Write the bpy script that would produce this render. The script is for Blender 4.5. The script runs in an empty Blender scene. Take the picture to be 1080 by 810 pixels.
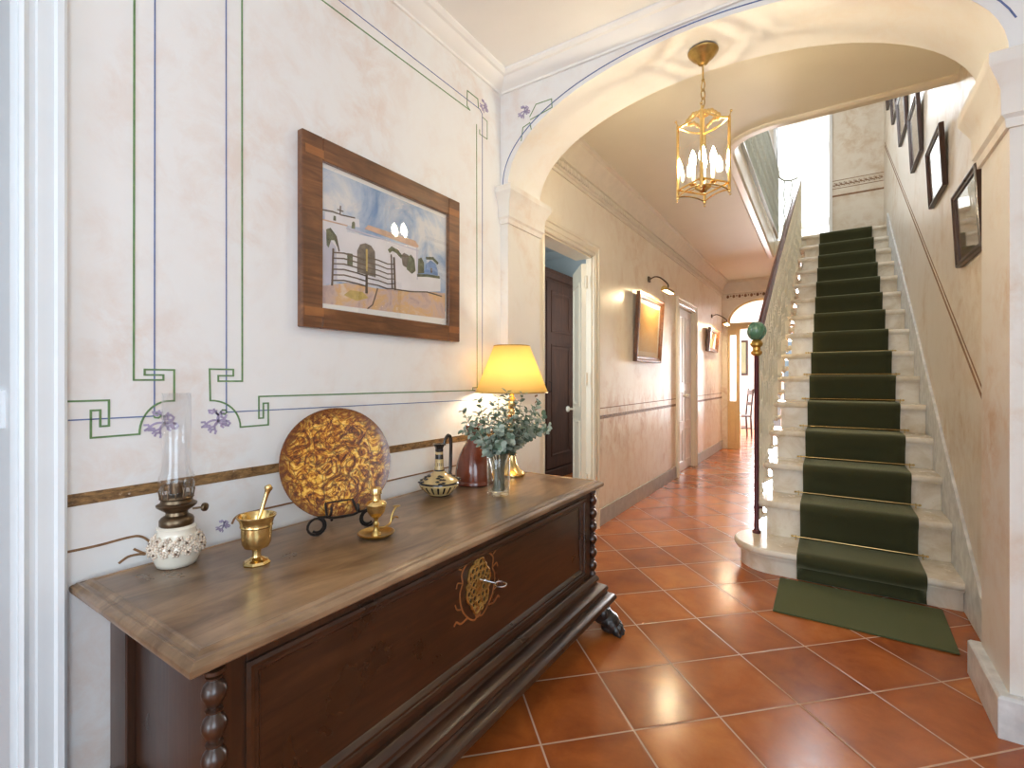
import bpy, bmesh, math, random
from mathutils import Vector, Matrix
random.seed(7)
PI = math.pi
S = bpy.context.scene
COL = S.collection
V = Vector

# ------------------------------------------------------------------ materials
class NT:
    def __init__(s, name):
        m = bpy.data.materials.new(name); m.use_nodes = True
        s.m = m; s.t = m.node_tree; s.b = s.t.nodes['Principled BSDF']; s.out = s.t.nodes['Material Output']
    def n(s, typ, **kw):
        d = s.t.nodes.new(typ)
        for k, v in kw.items():
            if k in d.inputs: s.set(d.inputs[k], v)
            else: setattr(d, k, v)
        return d
    def set(s, sock, v):
        if isinstance(v, bpy.types.NodeSocket): s.t.links.new(v, sock)
        else: sock.default_value = v
    def i(s, key, v): s.set(s.b.inputs[key], v)
    def math(s, op, a, b=None, c=None, clamp=False):
        d = s.t.nodes.new('ShaderNodeMath'); d.operation = op; d.use_clamp = clamp
        s.set(d.inputs[0], a)
        if b is not None: s.set(d.inputs[1], b)
        if c is not None: s.set(d.inputs[2], c)
        return d.outputs[0]
    def mix(s, f, a, b, bt='MIX'):
        d = s.t.nodes.new('ShaderNodeMix'); d.data_type = 'RGBA'; d.blend_type = bt
        s.set(d.inputs[0], f); s.set(d.inputs[6], c4(a)); s.set(d.inputs[7], c4(b))
        return d.outputs[2]
    def coord(s, kind='Object', scale=(1, 1, 1), rot=(0, 0, 0), loc=(0, 0, 0)):
        tc = s.t.nodes.new('ShaderNodeTexCoord'); mp = s.t.nodes.new('ShaderNodeMapping')
        mp.inputs['Scale'].default_value = scale; mp.inputs['Rotation'].default_value = rot; mp.inputs['Location'].default_value = loc
        s.t.links.new(tc.outputs[kind], mp.inputs[0]); return mp.outputs[0]
    def world(s, scale=(1, 1, 1)):
        g = s.t.nodes.new('ShaderNodeNewGeometry'); mp = s.t.nodes.new('ShaderNodeMapping')
        mp.inputs['Scale'].default_value = scale
        s.t.links.new(g.outputs['Position'], mp.inputs[0]); return mp.outputs[0]
    def noise(s, vec, scale, detail=4, rough=.55, dist=0):
        d = s.n('ShaderNodeTexNoise'); s.set(d.inputs['Vector'], vec)
        d.inputs['Scale'].default_value = scale; d.inputs['Detail'].default_value = detail
        d.inputs['Roughness'].default_value = rough; d.inputs['Distortion'].default_value = dist
        return d.outputs[0]
    def ramp(s, f, stops):
        d = s.t.nodes.new('ShaderNodeValToRGB'); s.set(d.inputs[0], f)
        e = d.color_ramp.elements
        while len(e) < len(stops): e.new(.5)
        for k, (p, c) in enumerate(stops):
            e[k].position = p; e[k].color = c4(c)
        return d.outputs[0]
    def bump(s, h, strength=.2, dist=.01):
        d = s.t.nodes.new('ShaderNodeBump'); s.set(d.inputs['Height'], h)
        d.inputs['Strength'].default_value = strength; d.inputs['Distance'].default_value = dist
        s.t.links.new(d.outputs[0], s.b.inputs['Normal'])
def c4(v):
    if isinstance(v, bpy.types.NodeSocket): return v
    if isinstance(v, (int, float)): return (v, v, v, 1)
    return tuple(v) + ((1,) if len(v) == 3 else ())
def simple(name, col, rough=.5, metal=0, spec=.5, vary=0, nscale=30, coat=0, bump=0, emit=None, es=0):
    t = NT(name)
    t.i('Roughness', rough); t.i('Metallic', metal); t.i('Specular IOR Level', spec)
    if coat: t.i('Coat Weight', coat); t.i('Coat Roughness', .12)
    if vary:
        f = t.noise(t.coord(), nscale, 5)
        t.i('Base Color', t.mix(t.math('MULTIPLY', t.math('SUBTRACT', f, .35, clamp=True), 2.2, clamp=True), [x * (1 - vary) for x in col], [min(1, x * (1 + vary)) for x in col]))
        if bump: t.bump(f, bump, .004)
    else: t.i('Base Color', c4(col))
    if emit: t.i('Emission Color', c4(emit)); t.i('Emission Strength', es)
    return t.m
def plaster(name, base, stain, amt, rough, band=None, streak=.07):
    t = NT(name); w = t.world()
    n1 = t.noise(w, 1.3, 6, .62, .6); n2 = t.noise(w, 7, 6, .7, .4); n3 = t.noise(t.world((5, 5, .9)), 1.6, 4, .55)
    m = t.math('MULTIPLY', t.ramp(n1, [(.45, 0.), (.62, 1.)]), t.ramp(n2, [(.42, .1), (.62, 1.)]))
    m = t.math('MULTIPLY', m, amt, clamp=True)
    if band:                                # rubbed and flaking paint around the dado height and along the lower wall
        g = t.n('ShaderNodeSeparateXYZ', Vector=w).outputs[2]
        k = t.ramp(t.math('MULTIPLY', g, .5), [(0., .35), (.25, .3), (.43, .9), (.5, .75), (.58, .15), (1., .1)])
        k2 = t.math('MULTIPLY', k, t.ramp(t.noise(t.world((1, 1.5, .8)), 5.5, 7, .72, .9), [(.45, 0.), (.63, 1.)]))
        m = t.math('ADD', m, t.math('MULTIPLY', k2, band), clamp=True)
    c = t.mix(m, base, stain)
    c = t.mix(t.math('MULTIPLY', t.ramp(n3, [(.5, 0.), (.75, 1.)]), streak), c, [b * .82 for b in base])
    t.i('Base Color', c)
    t.i('Roughness', t.math('MULTIPLY_ADD', n2, .25, rough))
    t.bump(n2, .02, .01)
    return t.m
def wood(name, dark, light, rough=.35, axis=1, scale=3, coat=.2, streak=14):
    t = NT(name); sc = [streak, streak, streak]; sc[axis] = 1.1
    v = t.coord(scale=tuple(sc)); n = t.noise(v, scale, 6, .62, 1.2); n2 = t.noise(t.coord(), 3.5, 5, .6, .5)
    c = t.mix(t.ramp(n, [(.3, 0.), (.7, 1.)]), dark, light)
    c = t.mix(t.ramp(n2, [(.35, .55), (.62, 0.)]), c, [d * .55 for d in dark])
    t.i('Base Color', c); t.i('Roughness', t.math('MULTIPLY_ADD', n2, .3, rough - .12))
    t.i('Coat Weight', coat); t.i('Coat Roughness', .2); t.bump(n, .12, .003)
    return t.m
def glass(name, tint=(1, 1, 1), refl=.9, edge=.35, base=.04):
    t = NT(name)
    lw = t.n('ShaderNodeLayerWeight', Blend=.5)
    tr = t.n('ShaderNodeBsdfTransparent', Color=c4(tint)); gl = t.n('ShaderNodeBsdfGlossy', Roughness=.02, Color=c4((1, 1, 1)))
    mx = t.n('ShaderNodeMixShader')
    t.set(mx.inputs[0], t.math('MULTIPLY_ADD', t.math('POWER', lw.outputs['Facing'], edge), refl, base, clamp=True))
    t.t.links.new(tr.outputs[0], mx.inputs[1]); t.t.links.new(gl.outputs[0], mx.inputs[2])
    t.t.links.new(mx.outputs[0], t.out.inputs[0]); return t.m

M = {}
M['plaster_room'] = plaster('plaster_room', (.80, .80, .79), (.70, .55, .46), .55, .42)
M['plaster_hall'] = plaster('plaster_hall', (.87, .80, .665), (.58, .37, .20), .45, .24, band=.85)
M['plaster_stair'] = plaster('plaster_stair', (.77, .71, .61), (.52, .35, .18), .55, .24, band=.45)
M['plaster_pier'] = plaster('plaster_pier', (.80, .765, .70), (.64, .45, .29), .9, .45)
M['plaster_arch'] = plaster('plaster_arch', (.82, .80, .75), (.78, .66, .52), .5, .5)
M['ceil'] = simple('ceiling_white', (.84, .83, .80), .7, vary=.03, nscale=3)
M['ceil_hall'] = simple('ceiling_cream', (.82, .77, .62), .55, vary=.03, nscale=2)
M['white'] = simple('white_gloss_paint', (.84, .85, .85), .35, vary=.02, nscale=8)
M['white_case'] = simple('pale_casing_paint', (.72, .76, .78), .35, vary=.02, nscale=8)
M['whitewall'] = simple('white_wall', (.84, .84, .84), .6, vary=.02, nscale=3)
M['bluewall'] = simple('pale_blue_wall', (.66, .74, .76), .6, vary=.02, nscale=3)
M['cream'] = simple('cream_gloss_paint', (.82, .74, .58), .3, vary=.04, nscale=8)
M['ochre'] = simple('ochre_paint', (.80, .60, .30), .35, vary=.05, nscale=8)
M['cornice'] = simple('cornice_cream', (.80, .73, .60), .5, vary=.05, nscale=12)
M['greystone'] = simple('grey_skirting', (.46, .45, .42), .5, vary=.15, nscale=14)
M['whitestone'] = simple('white_grey_stone', (.70, .71, .70), .5, vary=.2, nscale=16)
M['linegreen'] = simple('paint_green', (.15, .27, .11), .6, vary=.25, nscale=40)
M['lineblue'] = simple('paint_blue', (.12, .17, .36), .6, vary=.25, nscale=40)
M['linebrown'] = simple('paint_brown', (.28, .15, .07), .6, vary=.3, nscale=40)
M['purple'] = simple('paint_purple', (.42, .36, .52), .6, vary=.25, nscale=60)
def worn():
    t = NT('worn_gilt_band'); w = t.world((1, 1, 3))
    n = t.noise(w, 26, 6, .7, .5); n2 = t.noise(t.world(), 60, 5, .7)
    c = t.mix(t.ramp(n, [(.38, 0.), (.62, 1.)]), (.09, .045, .018), (.34, .19, .07))
    c = t.mix(t.ramp(n2, [(.62, 0.), (.72, .8)]), c, (.70, .62, .52))
    t.i('Base Color', c); t.i('Roughness', .5); return t.m
M['band'] = worn()
def tiles():
    t = NT('terracotta_tiles'); p = .3285
    g = t.n('ShaderNodeNewGeometry').outputs['Position']
    x = t.n('ShaderNodeSeparateXYZ', Vector=g)
    X_ = t.math('ADD', x.outputs[0], .097); Y_ = t.math('SUBTRACT', x.outputs[1], 2.539)
    k = math.sqrt(.5) / p
    a = t.math('MULTIPLY', t.math('ADD', X_, Y_), k); b = t.math('MULTIPLY', t.math('SUBTRACT', Y_, X_), k)
    fa = t.math('FRACT', a); fb = t.math('FRACT', b)
    da = t.math('MINIMUM', fa, t.math('SUBTRACT', 1, fa)); db = t.math('MINIMUM', fb, t.math('SUBTRACT', 1, fb))
    d = t.math('MINIMUM', da, db)
    grout = t.math('SUBTRACT', 1, t.ramp(d, [(.007, 0.), (.011, 1.)]))
    cell = t.n('ShaderNodeCombineXYZ'); t.set(cell.inputs[0], t.math('FLOOR', a)); t.set(cell.inputs[1], t.math('FLOOR', b))
    wn = t.n('ShaderNodeTexWhiteNoise', Vector=cell.outputs[0]).outputs[0]
    n = t.noise(g, 4.5, 6, .65, .4); n2 = t.noise(g, 18, 5, .7)
    f = t.math('ADD', t.math('MULTIPLY', n, .75), t.math('MULTIPLY', wn, .35))
    f = t.math('ADD', f, t.math('MULTIPLY', n2, .12))
    c = t.ramp(f, [(.36, (.26, .062, .014)), (.60, (.43, .118, .024)), (.85, (.58, .20, .050))])
    c = t.mix(t.ramp(d, [(.0, .45), (.10, 0.)]), c, (.23, .055, .013))
    c = t.mix(grout, c, (.56, .37, .25))
    t.i('Base Color', c)
    t.i('Roughness', t.math('ADD', t.math('MULTIPLY_ADD', n2, .16, .12), t.math('MULTIPLY', grout, .4)))
    t.i('Specular IOR Level', .55)
    t.bump(t.math('ADD', t.math('MULTIPLY', t.ramp(d, [(.004, 0.), (.02, 1.)]), 1.), t.math('MULTIPLY', n, .25)), .18, .004)
    return t.m
M['tiles'] = tiles()
def marble():
    t = NT('worn_marble'); w = t.world()
    n = t.noise(w, 5, 6, .65, .8); n2 = t.noise(w, 22, 5, .7)
    c = t.mix(t.ramp(n, [(.4, 0.), (.68, 1.)]), (.80, .735, .62), (.62, .51, .35))
    c = t.mix(t.ramp(n2, [(.62, 0.), (.74, .5)]), c, (.45, .34, .2))
    t.i('Base Color', c); t.i('Roughness', t.math('MULTIPLY_ADD', n2, .2, .15)); return t.m
M['marble'] = marble()
def carpet(name, a, b, sheen):
    t = NT(name); w = t.world()
    n = t.noise(w, 420, 3, .6); n2 = t.noise(w, 9, 5, .6)
    c = t.mix(n, a, b); c = t.mix(t.math('MULTIPLY', n2, .35), c, b)
    t.i('Base Color', c); t.i('Roughness', .85); t.i('Sheen Weight', sheen); t.i('Sheen Roughness', .45)
    t.i('Sheen Tint', c4((.75, .75, .45))); t.i('Specular IOR Level', .2); t.bump(n, .4, .003); return t.m
M['carpet'] = carpet('green_runner', (.022, .023, .009), (.056, .057, .022), .5)
M['mat'] = carpet('green_mat', (.052, .062, .022), (.098, .108, .044), .2)
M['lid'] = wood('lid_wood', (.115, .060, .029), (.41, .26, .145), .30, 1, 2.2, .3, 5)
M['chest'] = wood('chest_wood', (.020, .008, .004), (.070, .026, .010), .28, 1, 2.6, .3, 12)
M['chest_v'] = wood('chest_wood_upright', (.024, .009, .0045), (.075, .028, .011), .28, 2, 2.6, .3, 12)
M['frame_wood'] = wood('frame_wood', (.085, .028, .010), (.26, .105, .035), .35, 1, 3, .3, 10)
M['inlay_wood'] = wood('inlay_wood', (.25, .09, .025), (.36, .14, .04), .4, 1, 3, .2, 10)
M['darkframe'] = wood('dark_frame_wood', (.035, .014, .010), (.075, .028, .018), .3, 2, 3, .3, 10)
M['wardrobe'] = wood('wardrobe_wood', (.060, .023, .011), (.11, .045, .022), .7, 2, 2.5, 0, 10)
M['claw'] = simple('black_carved_wood', (.018, .015, .014), .35, vary=.3, nscale=60, coat=.3)
M['brass'] = simple('brass', (.83, .61, .26), .2, 1, vary=.12, nscale=30)
M['oldbrass'] = simple('aged_brass', (.56, .38, .13), .3, 1, vary=.3, nscale=25)
M['bronze'] = simple('dark_bronze', (.17, .12, .075), .35, 1, vary=.25, nscale=40)
M['iron'] = simple('black_iron', (.022, .018, .016), .45, .6)
M['steel'] = simple('steel', (.62, .62, .62), .25, 1)
M['burgundy'] = simple('burgundy_gloss', (.085, .012, .018), .18, coat=.5)
M['porcelain'] = simple('cream_porcelain', (.80, .74, .62), .2, coat=.4, vary=.04, nscale=10)
M['petal'] = simple('porcelain_petal', (.74, .62, .50), .3, coat=.3, vary=.3, nscale=70)
M['petaldark'] = simple('porcelain_dark_glaze', (.13, .075, .04), .3)  # dark brown glaze on every other flower centre
M['ewer'] = simple('ochre_glaze', (.62, .44, .19), .2, coat=.6, vary=.15, nscale=40)
M['ewerblack'] = simple('black_glaze', (.02, .014, .012), .15, coat=.5)
M['jug'] = simple('red_brown_glaze', (.20, .045, .02), .18, coat=.6, vary=.25, nscale=14)
M['leaf'] = simple('eucalyptus_leaf', (.42, .49, .40), .55, vary=.35, nscale=25)
M['leafdark'] = simple('eucalyptus_leaf_dark', (.14, .21, .14), .55, vary=.3, nscale=25)
M['stem'] = simple('eucalyptus_stem', (.16, .14, .08), .6)
def plate_mat():
    t = NT('amber_tortoiseshell'); v = t.coord()
    n = t.noise(v, 15, 6, .7, 4.0); n3 = t.noise(v, 5, 3, .5, 1.)
    vo = t.n('ShaderNodeTexVoronoi', feature='DISTANCE_TO_EDGE'); vo.inputs['Scale'].default_value = 24
    add = t.n('ShaderNodeVectorMath', operation='MULTIPLY_ADD'); t.set(add.inputs[0], t.n('ShaderNodeTexNoise', Vector=v, Scale=9., Detail=3.).outputs[1]); add.inputs[1].default_value = (.2, .2, .2); t.set(add.inputs[2], v)
    t.set(vo.inputs['Vector'], add.outputs[0])
    c = t.ramp(n, [(.39, (.05, .011, .002)), (.47, (.33, .085, .008)), (.545, (.76, .38, .035)), (.68, (.95, .68, .18))])
    c = t.mix(t.ramp(vo.outputs[0], [(.0, .85), (.10, 0.)]), c, (.09, .03, .008))
    tc = t.n('ShaderNodeTexCoord').outputs['Object']; sp = t.n('ShaderNodeSeparateXYZ', Vector=tc)
    r = t.math('SQRT', t.math('ADD', t.math('MULTIPLY', sp.outputs[0], sp.outputs[0]), t.math('MULTIPLY', sp.outputs[1], sp.outputs[1])))
    c = t.mix(t.math('MULTIPLY', t.ramp(t.math('ADD', t.math('MULTIPLY', r, 5.), t.math('MULTIPLY', n3, .2)), [(.82, 0.), (1.0, 1.)]), .85), c, (.13, .035, .008))
    t.i('Base Color', c); t.i('Roughness', .22); t.i('Coat Weight', .4); t.i('Coat Roughness', .06); t.bump(n, .3, .006)
    return t.m
M['plate'] = plate_mat()
def shade_mat():
    t = NT('yellow_lampshade')
    d = t.n('ShaderNodeBsdfDiffuse', Color=c4((.90, .68, .26))); tl = t.n('ShaderNodeBsdfTranslucent', Color=c4((.97, .80, .42)))
    mx = t.n('ShaderNodeMixShader'); mx.inputs[0].default_value = .5
    t.t.links.new(d.outputs[0], mx.inputs[1]); t.t.links.new(tl.outputs[0], mx.inputs[2]); t.t.links.new(mx.outputs[0], t.out.inputs[0]); return t.m
M['shade'] = shade_mat()
def frosted():
    t = NT('frosted_pane')
    d = t.n('ShaderNodeBsdfDiffuse', Color=c4((.9, .9, .9))); tl = t.n('ShaderNodeBsdfTranslucent', Color=c4((1, 1, 1)))
    mx = t.n('ShaderNodeMixShader'); mx.inputs[0].default_value = .85
    t.t.links.new(d.outputs[0], mx.inputs[1]); t.t.links.new(tl.outputs[0], mx.inputs[2]); t.t.links.new(mx.outputs[0], t.out.inputs[0]); return t.m
M['frost'] = frosted()
M['glass'] = glass('clear_glass', (.985, .99, .99), .75, 4.5, .035)
M['vase'] = glass('vase_glass', (.94, .96, .95), .9, 2.5, .05)
M['chimney'] = glass('chimney_glass', (.975, .98, .985), .6, 3.5, .03)
M['picglass'] = glass('picture_glass', (1, 1, 1), .8, 4.5, .045)
M['greenglass'] = simple('green_glass', (.075, .20, .12), .08, coat=1.0)
M['gold'] = simple('gilt_collar', (.60, .37, .10), .3, 1)
M['bulb_candle'] = simple('lit_candle_bulb', (1, .9, .7), .5, emit=(1, .84, .58), es=200)
M['bulb_lamp'] = simple('lit_lamp_bulb', (1, .9, .7), .5, emit=(1, .84, .60), es=105)
M['bulb_tube'] = simple('lit_tube_bulb', (1, .9, .7), .5, emit=(1, .78, .47), es=620)
M['candle'] = simple('candle_sleeve', (.86, .80, .66), .4)
M['baluster'] = simple('painted_baluster', (.92, .86, .68), .32, vary=.08, nscale=10)
M['baluster_up'] = simple('grey_green_baluster', (.40, .42, .36), .35, vary=.1, nscale=10)
M['mountboard'] = simple('picture_mount', (.87, .85, .80), .6)
M['tan'] = simple('tan_panel', (.62, .42, .22), .4, vary=.08, nscale=6)
def picture_mat(name, top, mid, bot, sc=9):
    t = NT(name); v = t.coord()
    z = t.n('ShaderNodeSeparateXYZ', Vector=v).outputs[2]
    n = t.noise(v, sc, 6, .7, .8)
    f = t.math('ADD', t.math('MULTIPLY', z, 1.6), t.math('MULTIPLY', n, .55))
    c = t.ramp(f, [(.25, bot), (.5, mid), (.85, top)]); t.i('Base Color', c); t.i('Roughness', .6); return t.m
def sky_wash():
    t = NT('watercolour_sky'); v = t.coord(); n = t.noise(v, 4.5, 6, .62, .6)
    t.i('Base Color', t.ramp(n, [(.36, (.16, .30, .55)), (.5, (.42, .53, .68)), (.62, (.74, .74, .74))])); t.i('Roughness', .7); return t.m
def ground_wash():
    t = NT('watercolour_ground'); v = t.coord(); n = t.noise(v, 9, 6, .65, .7)
    t.i('Base Color', t.ramp(n, [(.3, (.36, .24, .27)), (.46, (.62, .46, .40)), (.58, (.70, .44, .20)), (.72, (.74, .62, .52))])); t.i('Roughness', .7); return t.m

# ------------------------------------------------------------------ mesh builder
class MB:
    def __init__(s): s.v = []; s.f = []; s.mi = []
    def add(s, vs, fs, m=0, mat=None):
        b = len(s.v)
        s.v += [(mat @ V(p)) if mat else V(p) for p in vs]
        for f in fs: s.f.append([b + i for i in f]); s.mi.append(m)
        return s
    def box(s, x0, x1, y0, y1, z0, z1, m=0, mat=None):
        vs = [(x, y, z) for x in (x0, x1) for y in (y0, y1) for z in (z0, z1)]
        return s.add(vs, [(0, 1, 3, 2), (4, 6, 7, 5), (0, 4, 5, 1), (2, 3, 7, 6), (0, 2, 6, 4), (1, 5, 7, 3)], m, mat)
    def lathe(s, prof, seg=32, mat=None, m=0, mfun=None, caps=True):
        vs = []; fs = []; n = len(prof)
        for r, z in prof:
            for k in range(seg):
                a = 2 * PI * k / seg; vs.append((r * math.cos(a), r * math.sin(a), z))
        b = len(s.v); s.v += [(mat @ V(p)) if mat else V(p) for p in vs]
        for j in range(n - 1):
            for k in range(seg):
                k2 = (k + 1) % seg
                s.f.append([b + j * seg + k, b + j * seg + k2, b + (j + 1) * seg + k2, b + (j + 1) * seg + k])
                s.mi.append(mfun(j, k) if mfun else m)
        if caps:
            if prof[0][0] > 1e-4: s.f.append([b + k for k in range(seg)][::-1]); s.mi.append(m)
            if prof[-1][0] > 1e-4: s.f.append([b + (n - 1) * seg + k for k in range(seg)]); s.mi.append(m)
        return s
    def tube(s, pts, r, seg=8, m=0, mat=None, flat=1., up=None):
        pts = [V(p) for p in pts]; n = len(pts)
        rs = r if isinstance(r, (list, tuple)) else [r] * n
        vs = []; fs = []
        t0 = (pts[1] - pts[0]).normalized()
        u = V(up) if up else (V((0, 0, 1)) if abs(t0.z) < .9 else V((1, 0, 0)))
        u = (u - t0 * u.dot(t0)).normalized()
        for i, p in enumerate(pts):
            a = pts[max(0, i - 1)]; b = pts[min(n - 1, i + 1)]
            t = (b - a).normalized()
            u = (u - t * u.dot(t)); u = u.normalized() if u.length > 1e-6 else V((1, 0, 0)); w = t.cross(u)
            for k in range(seg):
                an = 2 * PI * k / seg
                vs.append(p + u * (math.cos(an) * rs[i] * flat) + w * (math.sin(an) * rs[i]))
        for i in range(n - 1):
            for k in range(seg):
                k2 = (k + 1) % seg
                fs.append((i * seg + k, i * seg + k2, (i + 1) * seg + k2, (i + 1) * seg + k))
        fs.append(tuple(range(seg))[::-1]); fs.append(tuple((n - 1) * seg + k for k in range(seg)))
        return s.add(vs, fs, m, mat)
    def ring(s, c, R, r, axis='z', seg=20, m=0, sy=1., mat=None):
        pts = []
        for k in range(seg + 1):
            a = 2 * PI * k / seg; x, y = R * math.cos(a), R * sy * math.sin(a)
            pts.append(V(c) + (V((x, y, 0)) if axis == 'z' else V((0, x, y)) if axis == 'x' else V((x, 0, y))))
        return s.tube(pts, r, 6, m, mat)
    def prism(s, poly, axis, a0, a1, m=0, mat=None):
        n = len(poly)
        def P(p, a): return (a, p[0], p[1]) if axis == 'x' else (p[0], a, p[1]) if axis == 'y' else (p[0], p[1], a)
        vs = [P(p, a0) for p in poly] + [P(p, a1) for p in poly]
        fs = [tuple(range(n))[::-1], tuple(range(n, 2 * n))] + [(k, (k + 1) % n, n + (k + 1) % n, n + k) for k in range(n)]
        return s.add(vs, fs, m, mat)
    def ell(s, c, r, mat=None, seg=12, rings=8, m=0):
        c = V(c); r = r if isinstance(r, (tuple, list)) else (r, r, r)
        vs = [(0, 0, -1)]; fs = []
        for j in range(1, rings):
            a = -PI / 2 + PI * j / rings
            for k in range(seg):
                b = 2 * PI * k / seg; vs.append((math.cos(a) * math.cos(b), math.cos(a) * math.sin(b), math.sin(a)))
        vs.append((0, 0, 1)); L = len(vs) - 1
        for k in range(seg):
            k2 = (k + 1) % seg
            fs.append((0, 1 + k2, 1 + k)); fs.append((L, L - seg + k, L - seg + k2))
            for j in range(rings - 2): fs.append((1 + j * seg + k, 1 + j * seg + k2, 1 + (j + 1) * seg + k2, 1 + (j + 1) * seg + k))
        vs = [V((p[0] * r[0], p[1] * r[1], p[2] * r[2])) for p in vs]
        if mat: vs = [mat @ p for p in vs]
        return s.add([p + c for p in vs], fs, m)
    def sweep(s, path, prof, fmap, closed=False, m=0, cap=False, side=1, mfun=None):
        """path: 2-D points; prof: (offset towards the path's left * side, height); fmap(a,b,h) -> xyz"""
        n = len(path); P = [V(p).to_2d() if len(p) > 2 else V(p) for p in path]; rows = []
        for i in range(n):
            def nrm(a, b): d = (b - a).normalized(); return V((-d.y, d.x)) * side
            if closed or 0 < i < n - 1:
                n1 = nrm(P[i - 1], P[i]); n2 = nrm(P[i], P[(i + 1) % n]); q = (n1 + n2)
                nn = q / max(.2, (1 + n1.dot(n2)))
            elif i == 0: nn = nrm(P[0], P[1])
            else: nn = nrm(P[-2], P[-1])
            rows.append([fmap(P[i].x + nn.x * o, P[i].y + nn.y * o, h) for o, h in prof])
        k = len(prof); vs = [p for r in rows for p in r]
        b = len(s.v); s.v += [V(p) for p in vs]
        for i in range(n if closed else n - 1):
            i2 = (i + 1) % n
            for j in range(k - 1):
                s.f.append([b + i * k + j, b + i2 * k + j, b + i2 * k + j + 1, b + i * k + j + 1]); s.mi.append(mfun(j) if mfun else m)
        if not closed:
            s.f.append([b + j for j in range(k)]); s.mi.append(m); s.f.append([b + (n - 1) * k + j for j in range(k)]); s.mi.append(m)
        if cap == 'inner': s.f.append([b + i * k for i in range(n)]); s.mi.append(m)
        if cap == 'both':
            s.f.append([b + i * k for i in range(n)]); s.mi.append(m); s.f.append([b + i * k + k - 1 for i in range(n)]); s.mi.append(m)
        return s
    def build(s, name, mats, parent=None, smooth=35, bevel=0, world=False, sub=0, loc=None, rot=None):
        me = bpy.data.meshes.new(name)
        off = V((0, 0, 0))
        if world and parent:
            p = parent
            while p: off += V(p.location); p = p.parent
        me.from_pydata([tuple(p - off) for p in s.v], [], s.f)
        mats = mats if isinstance(mats, (list, tuple)) else [mats]
        for q in mats: me.materials.append(M[q] if isinstance(q, str) else q)
        for p, k in zip(me.polygons, s.mi): p.material_index = k
        bm = bmesh.new(); bm.from_mesh(me); bmesh.ops.recalc_face_normals(bm, faces=bm.faces); bm.to_mesh(me); bm.free()
        if smooth:
            for p in me.polygons: p.use_smooth = True
            me.set_sharp_from_angle(angle=math.radians(smooth))
        o = bpy.data.objects.new(name, me); COL.objects.link(o)
        if parent: o.parent = parent
        if loc: o.location = loc
        if rot: o.rotation_euler = rot
        if bevel:
            b = o.modifiers.new('bevel', 'BEVEL'); b.width = bevel; b.segments = 2; b.limit_method = 'ANGLE'
        if sub:
            b = o.modifiers.new('sub', 'SUBSURF'); b.levels = b.render_levels = sub
        return o
def tag(o, label=None, cat=None, group=None, kind=None):
    if label: o['label'] = label
    if cat: o['category'] = cat
    if group: o['group'] = group
    if kind: o['kind'] = kind
    return o
def thing(name, label, cat, loc=(0, 0, 0), rotz=0, group=None):
    o = bpy.data.objects.new(name, None); COL.objects.link(o); o.location = loc; o.rotation_euler = (0, 0, rotz)
    o.empty_display_size = .05
    return tag(o, label, cat, group)
def dup(root, loc=None, rotz=None, label=None):
    r = root.copy(); COL.objects.link(r)
    if loc: r.location = loc
    if rotz is not None: r.rotation_euler = (0, 0, rotz)
    if label: r['label'] = label
    for ch in list(root.children):
        c = ch.copy(); COL.objects.link(c); c.parent = r
        for g in list(ch.children):
            d = g.copy(); COL.objects.link(d); d.parent = c
    return r
def struct(mb, name, mats, parent=None, **k): return tag(mb.build(name, mats, parent, **k), kind='structure')
YZ = lambda x0, sgn=1: (lambda a, b, h: (x0 + sgn * h, a, b))
XY = lambda a, b, h: (a, b, h)
def arcpts(c, R, a0, a1, n, ry=None):
    ry = R if ry is None else ry
    return [(c[0] + R * math.cos(a0 + (a1 - a0) * k / n), c[1] + ry * math.sin(a0 + (a1 - a0) * k / n)) for k in range(n + 1)]
def spline(pts, n=8):
    pts = [V(p) for p in pts]; out = []
    for i in range(len(pts) - 1):
        p0 = pts[max(0, i - 1)]; p1 = pts[i]; p2 = pts[i + 1]; p3 = pts[min(len(pts) - 1, i + 2)]
        for k in range(n):
            t = k / n
            out.append(.5 * ((2 * p1) + (p2 - p0) * t + (2 * p0 - 5 * p1 + 4 * p2 - p3) * t * t + (3 * p1 - p0 - 3 * p2 + p3) * t ** 3))
    out.append(pts[-1]); return out

# ------------------------------------------------------------------ the shell
XL, XR = -1.58, .59          # left wall face, stair wall face
YA0, YA1, YF = 2.28, 2.64, 9.03   # arch wall front and back, far wall
ZC = 2.90; TH = .14          # ceiling, wall thickness
struct(MB().box(-4, 2.2, -4.6, 13.4, -.12, 0), 'floor', 'tiles')
# left wall of the entrance room: opening for door 1
w = MB(); w.box(XL - TH, XL, .306, YA0, 0, ZC); w.box(XL - TH, XL, -4.4, -.62, 0, ZC); w.box(XL - TH, XL, -.62, .306, 2.26, ZC)
wall_left = struct(w, 'wall_left', 'plaster_room', smooth=0)
D2 = (2.76, 3.55, 2.17); D3 = (6.13, 6.98, 2.13)
w = MB(); w.box(XL - TH, XL, YA0, D2[0], 0, ZC); w.box(XL - .045, XL, D2[1], 4.0, 0, ZC); w.box(XL - TH, XL, 4.0, D3[0], 0, ZC); w.box(XL - TH, XL, D3[1], YF + .2, 0, ZC)
for d in (D2, D3): w.box(XL - TH, XL, d[0], d[1], d[2], ZC)
wall_hall = struct(w, 'wall_hall_left', 'plaster_hall', smooth=0)
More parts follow.
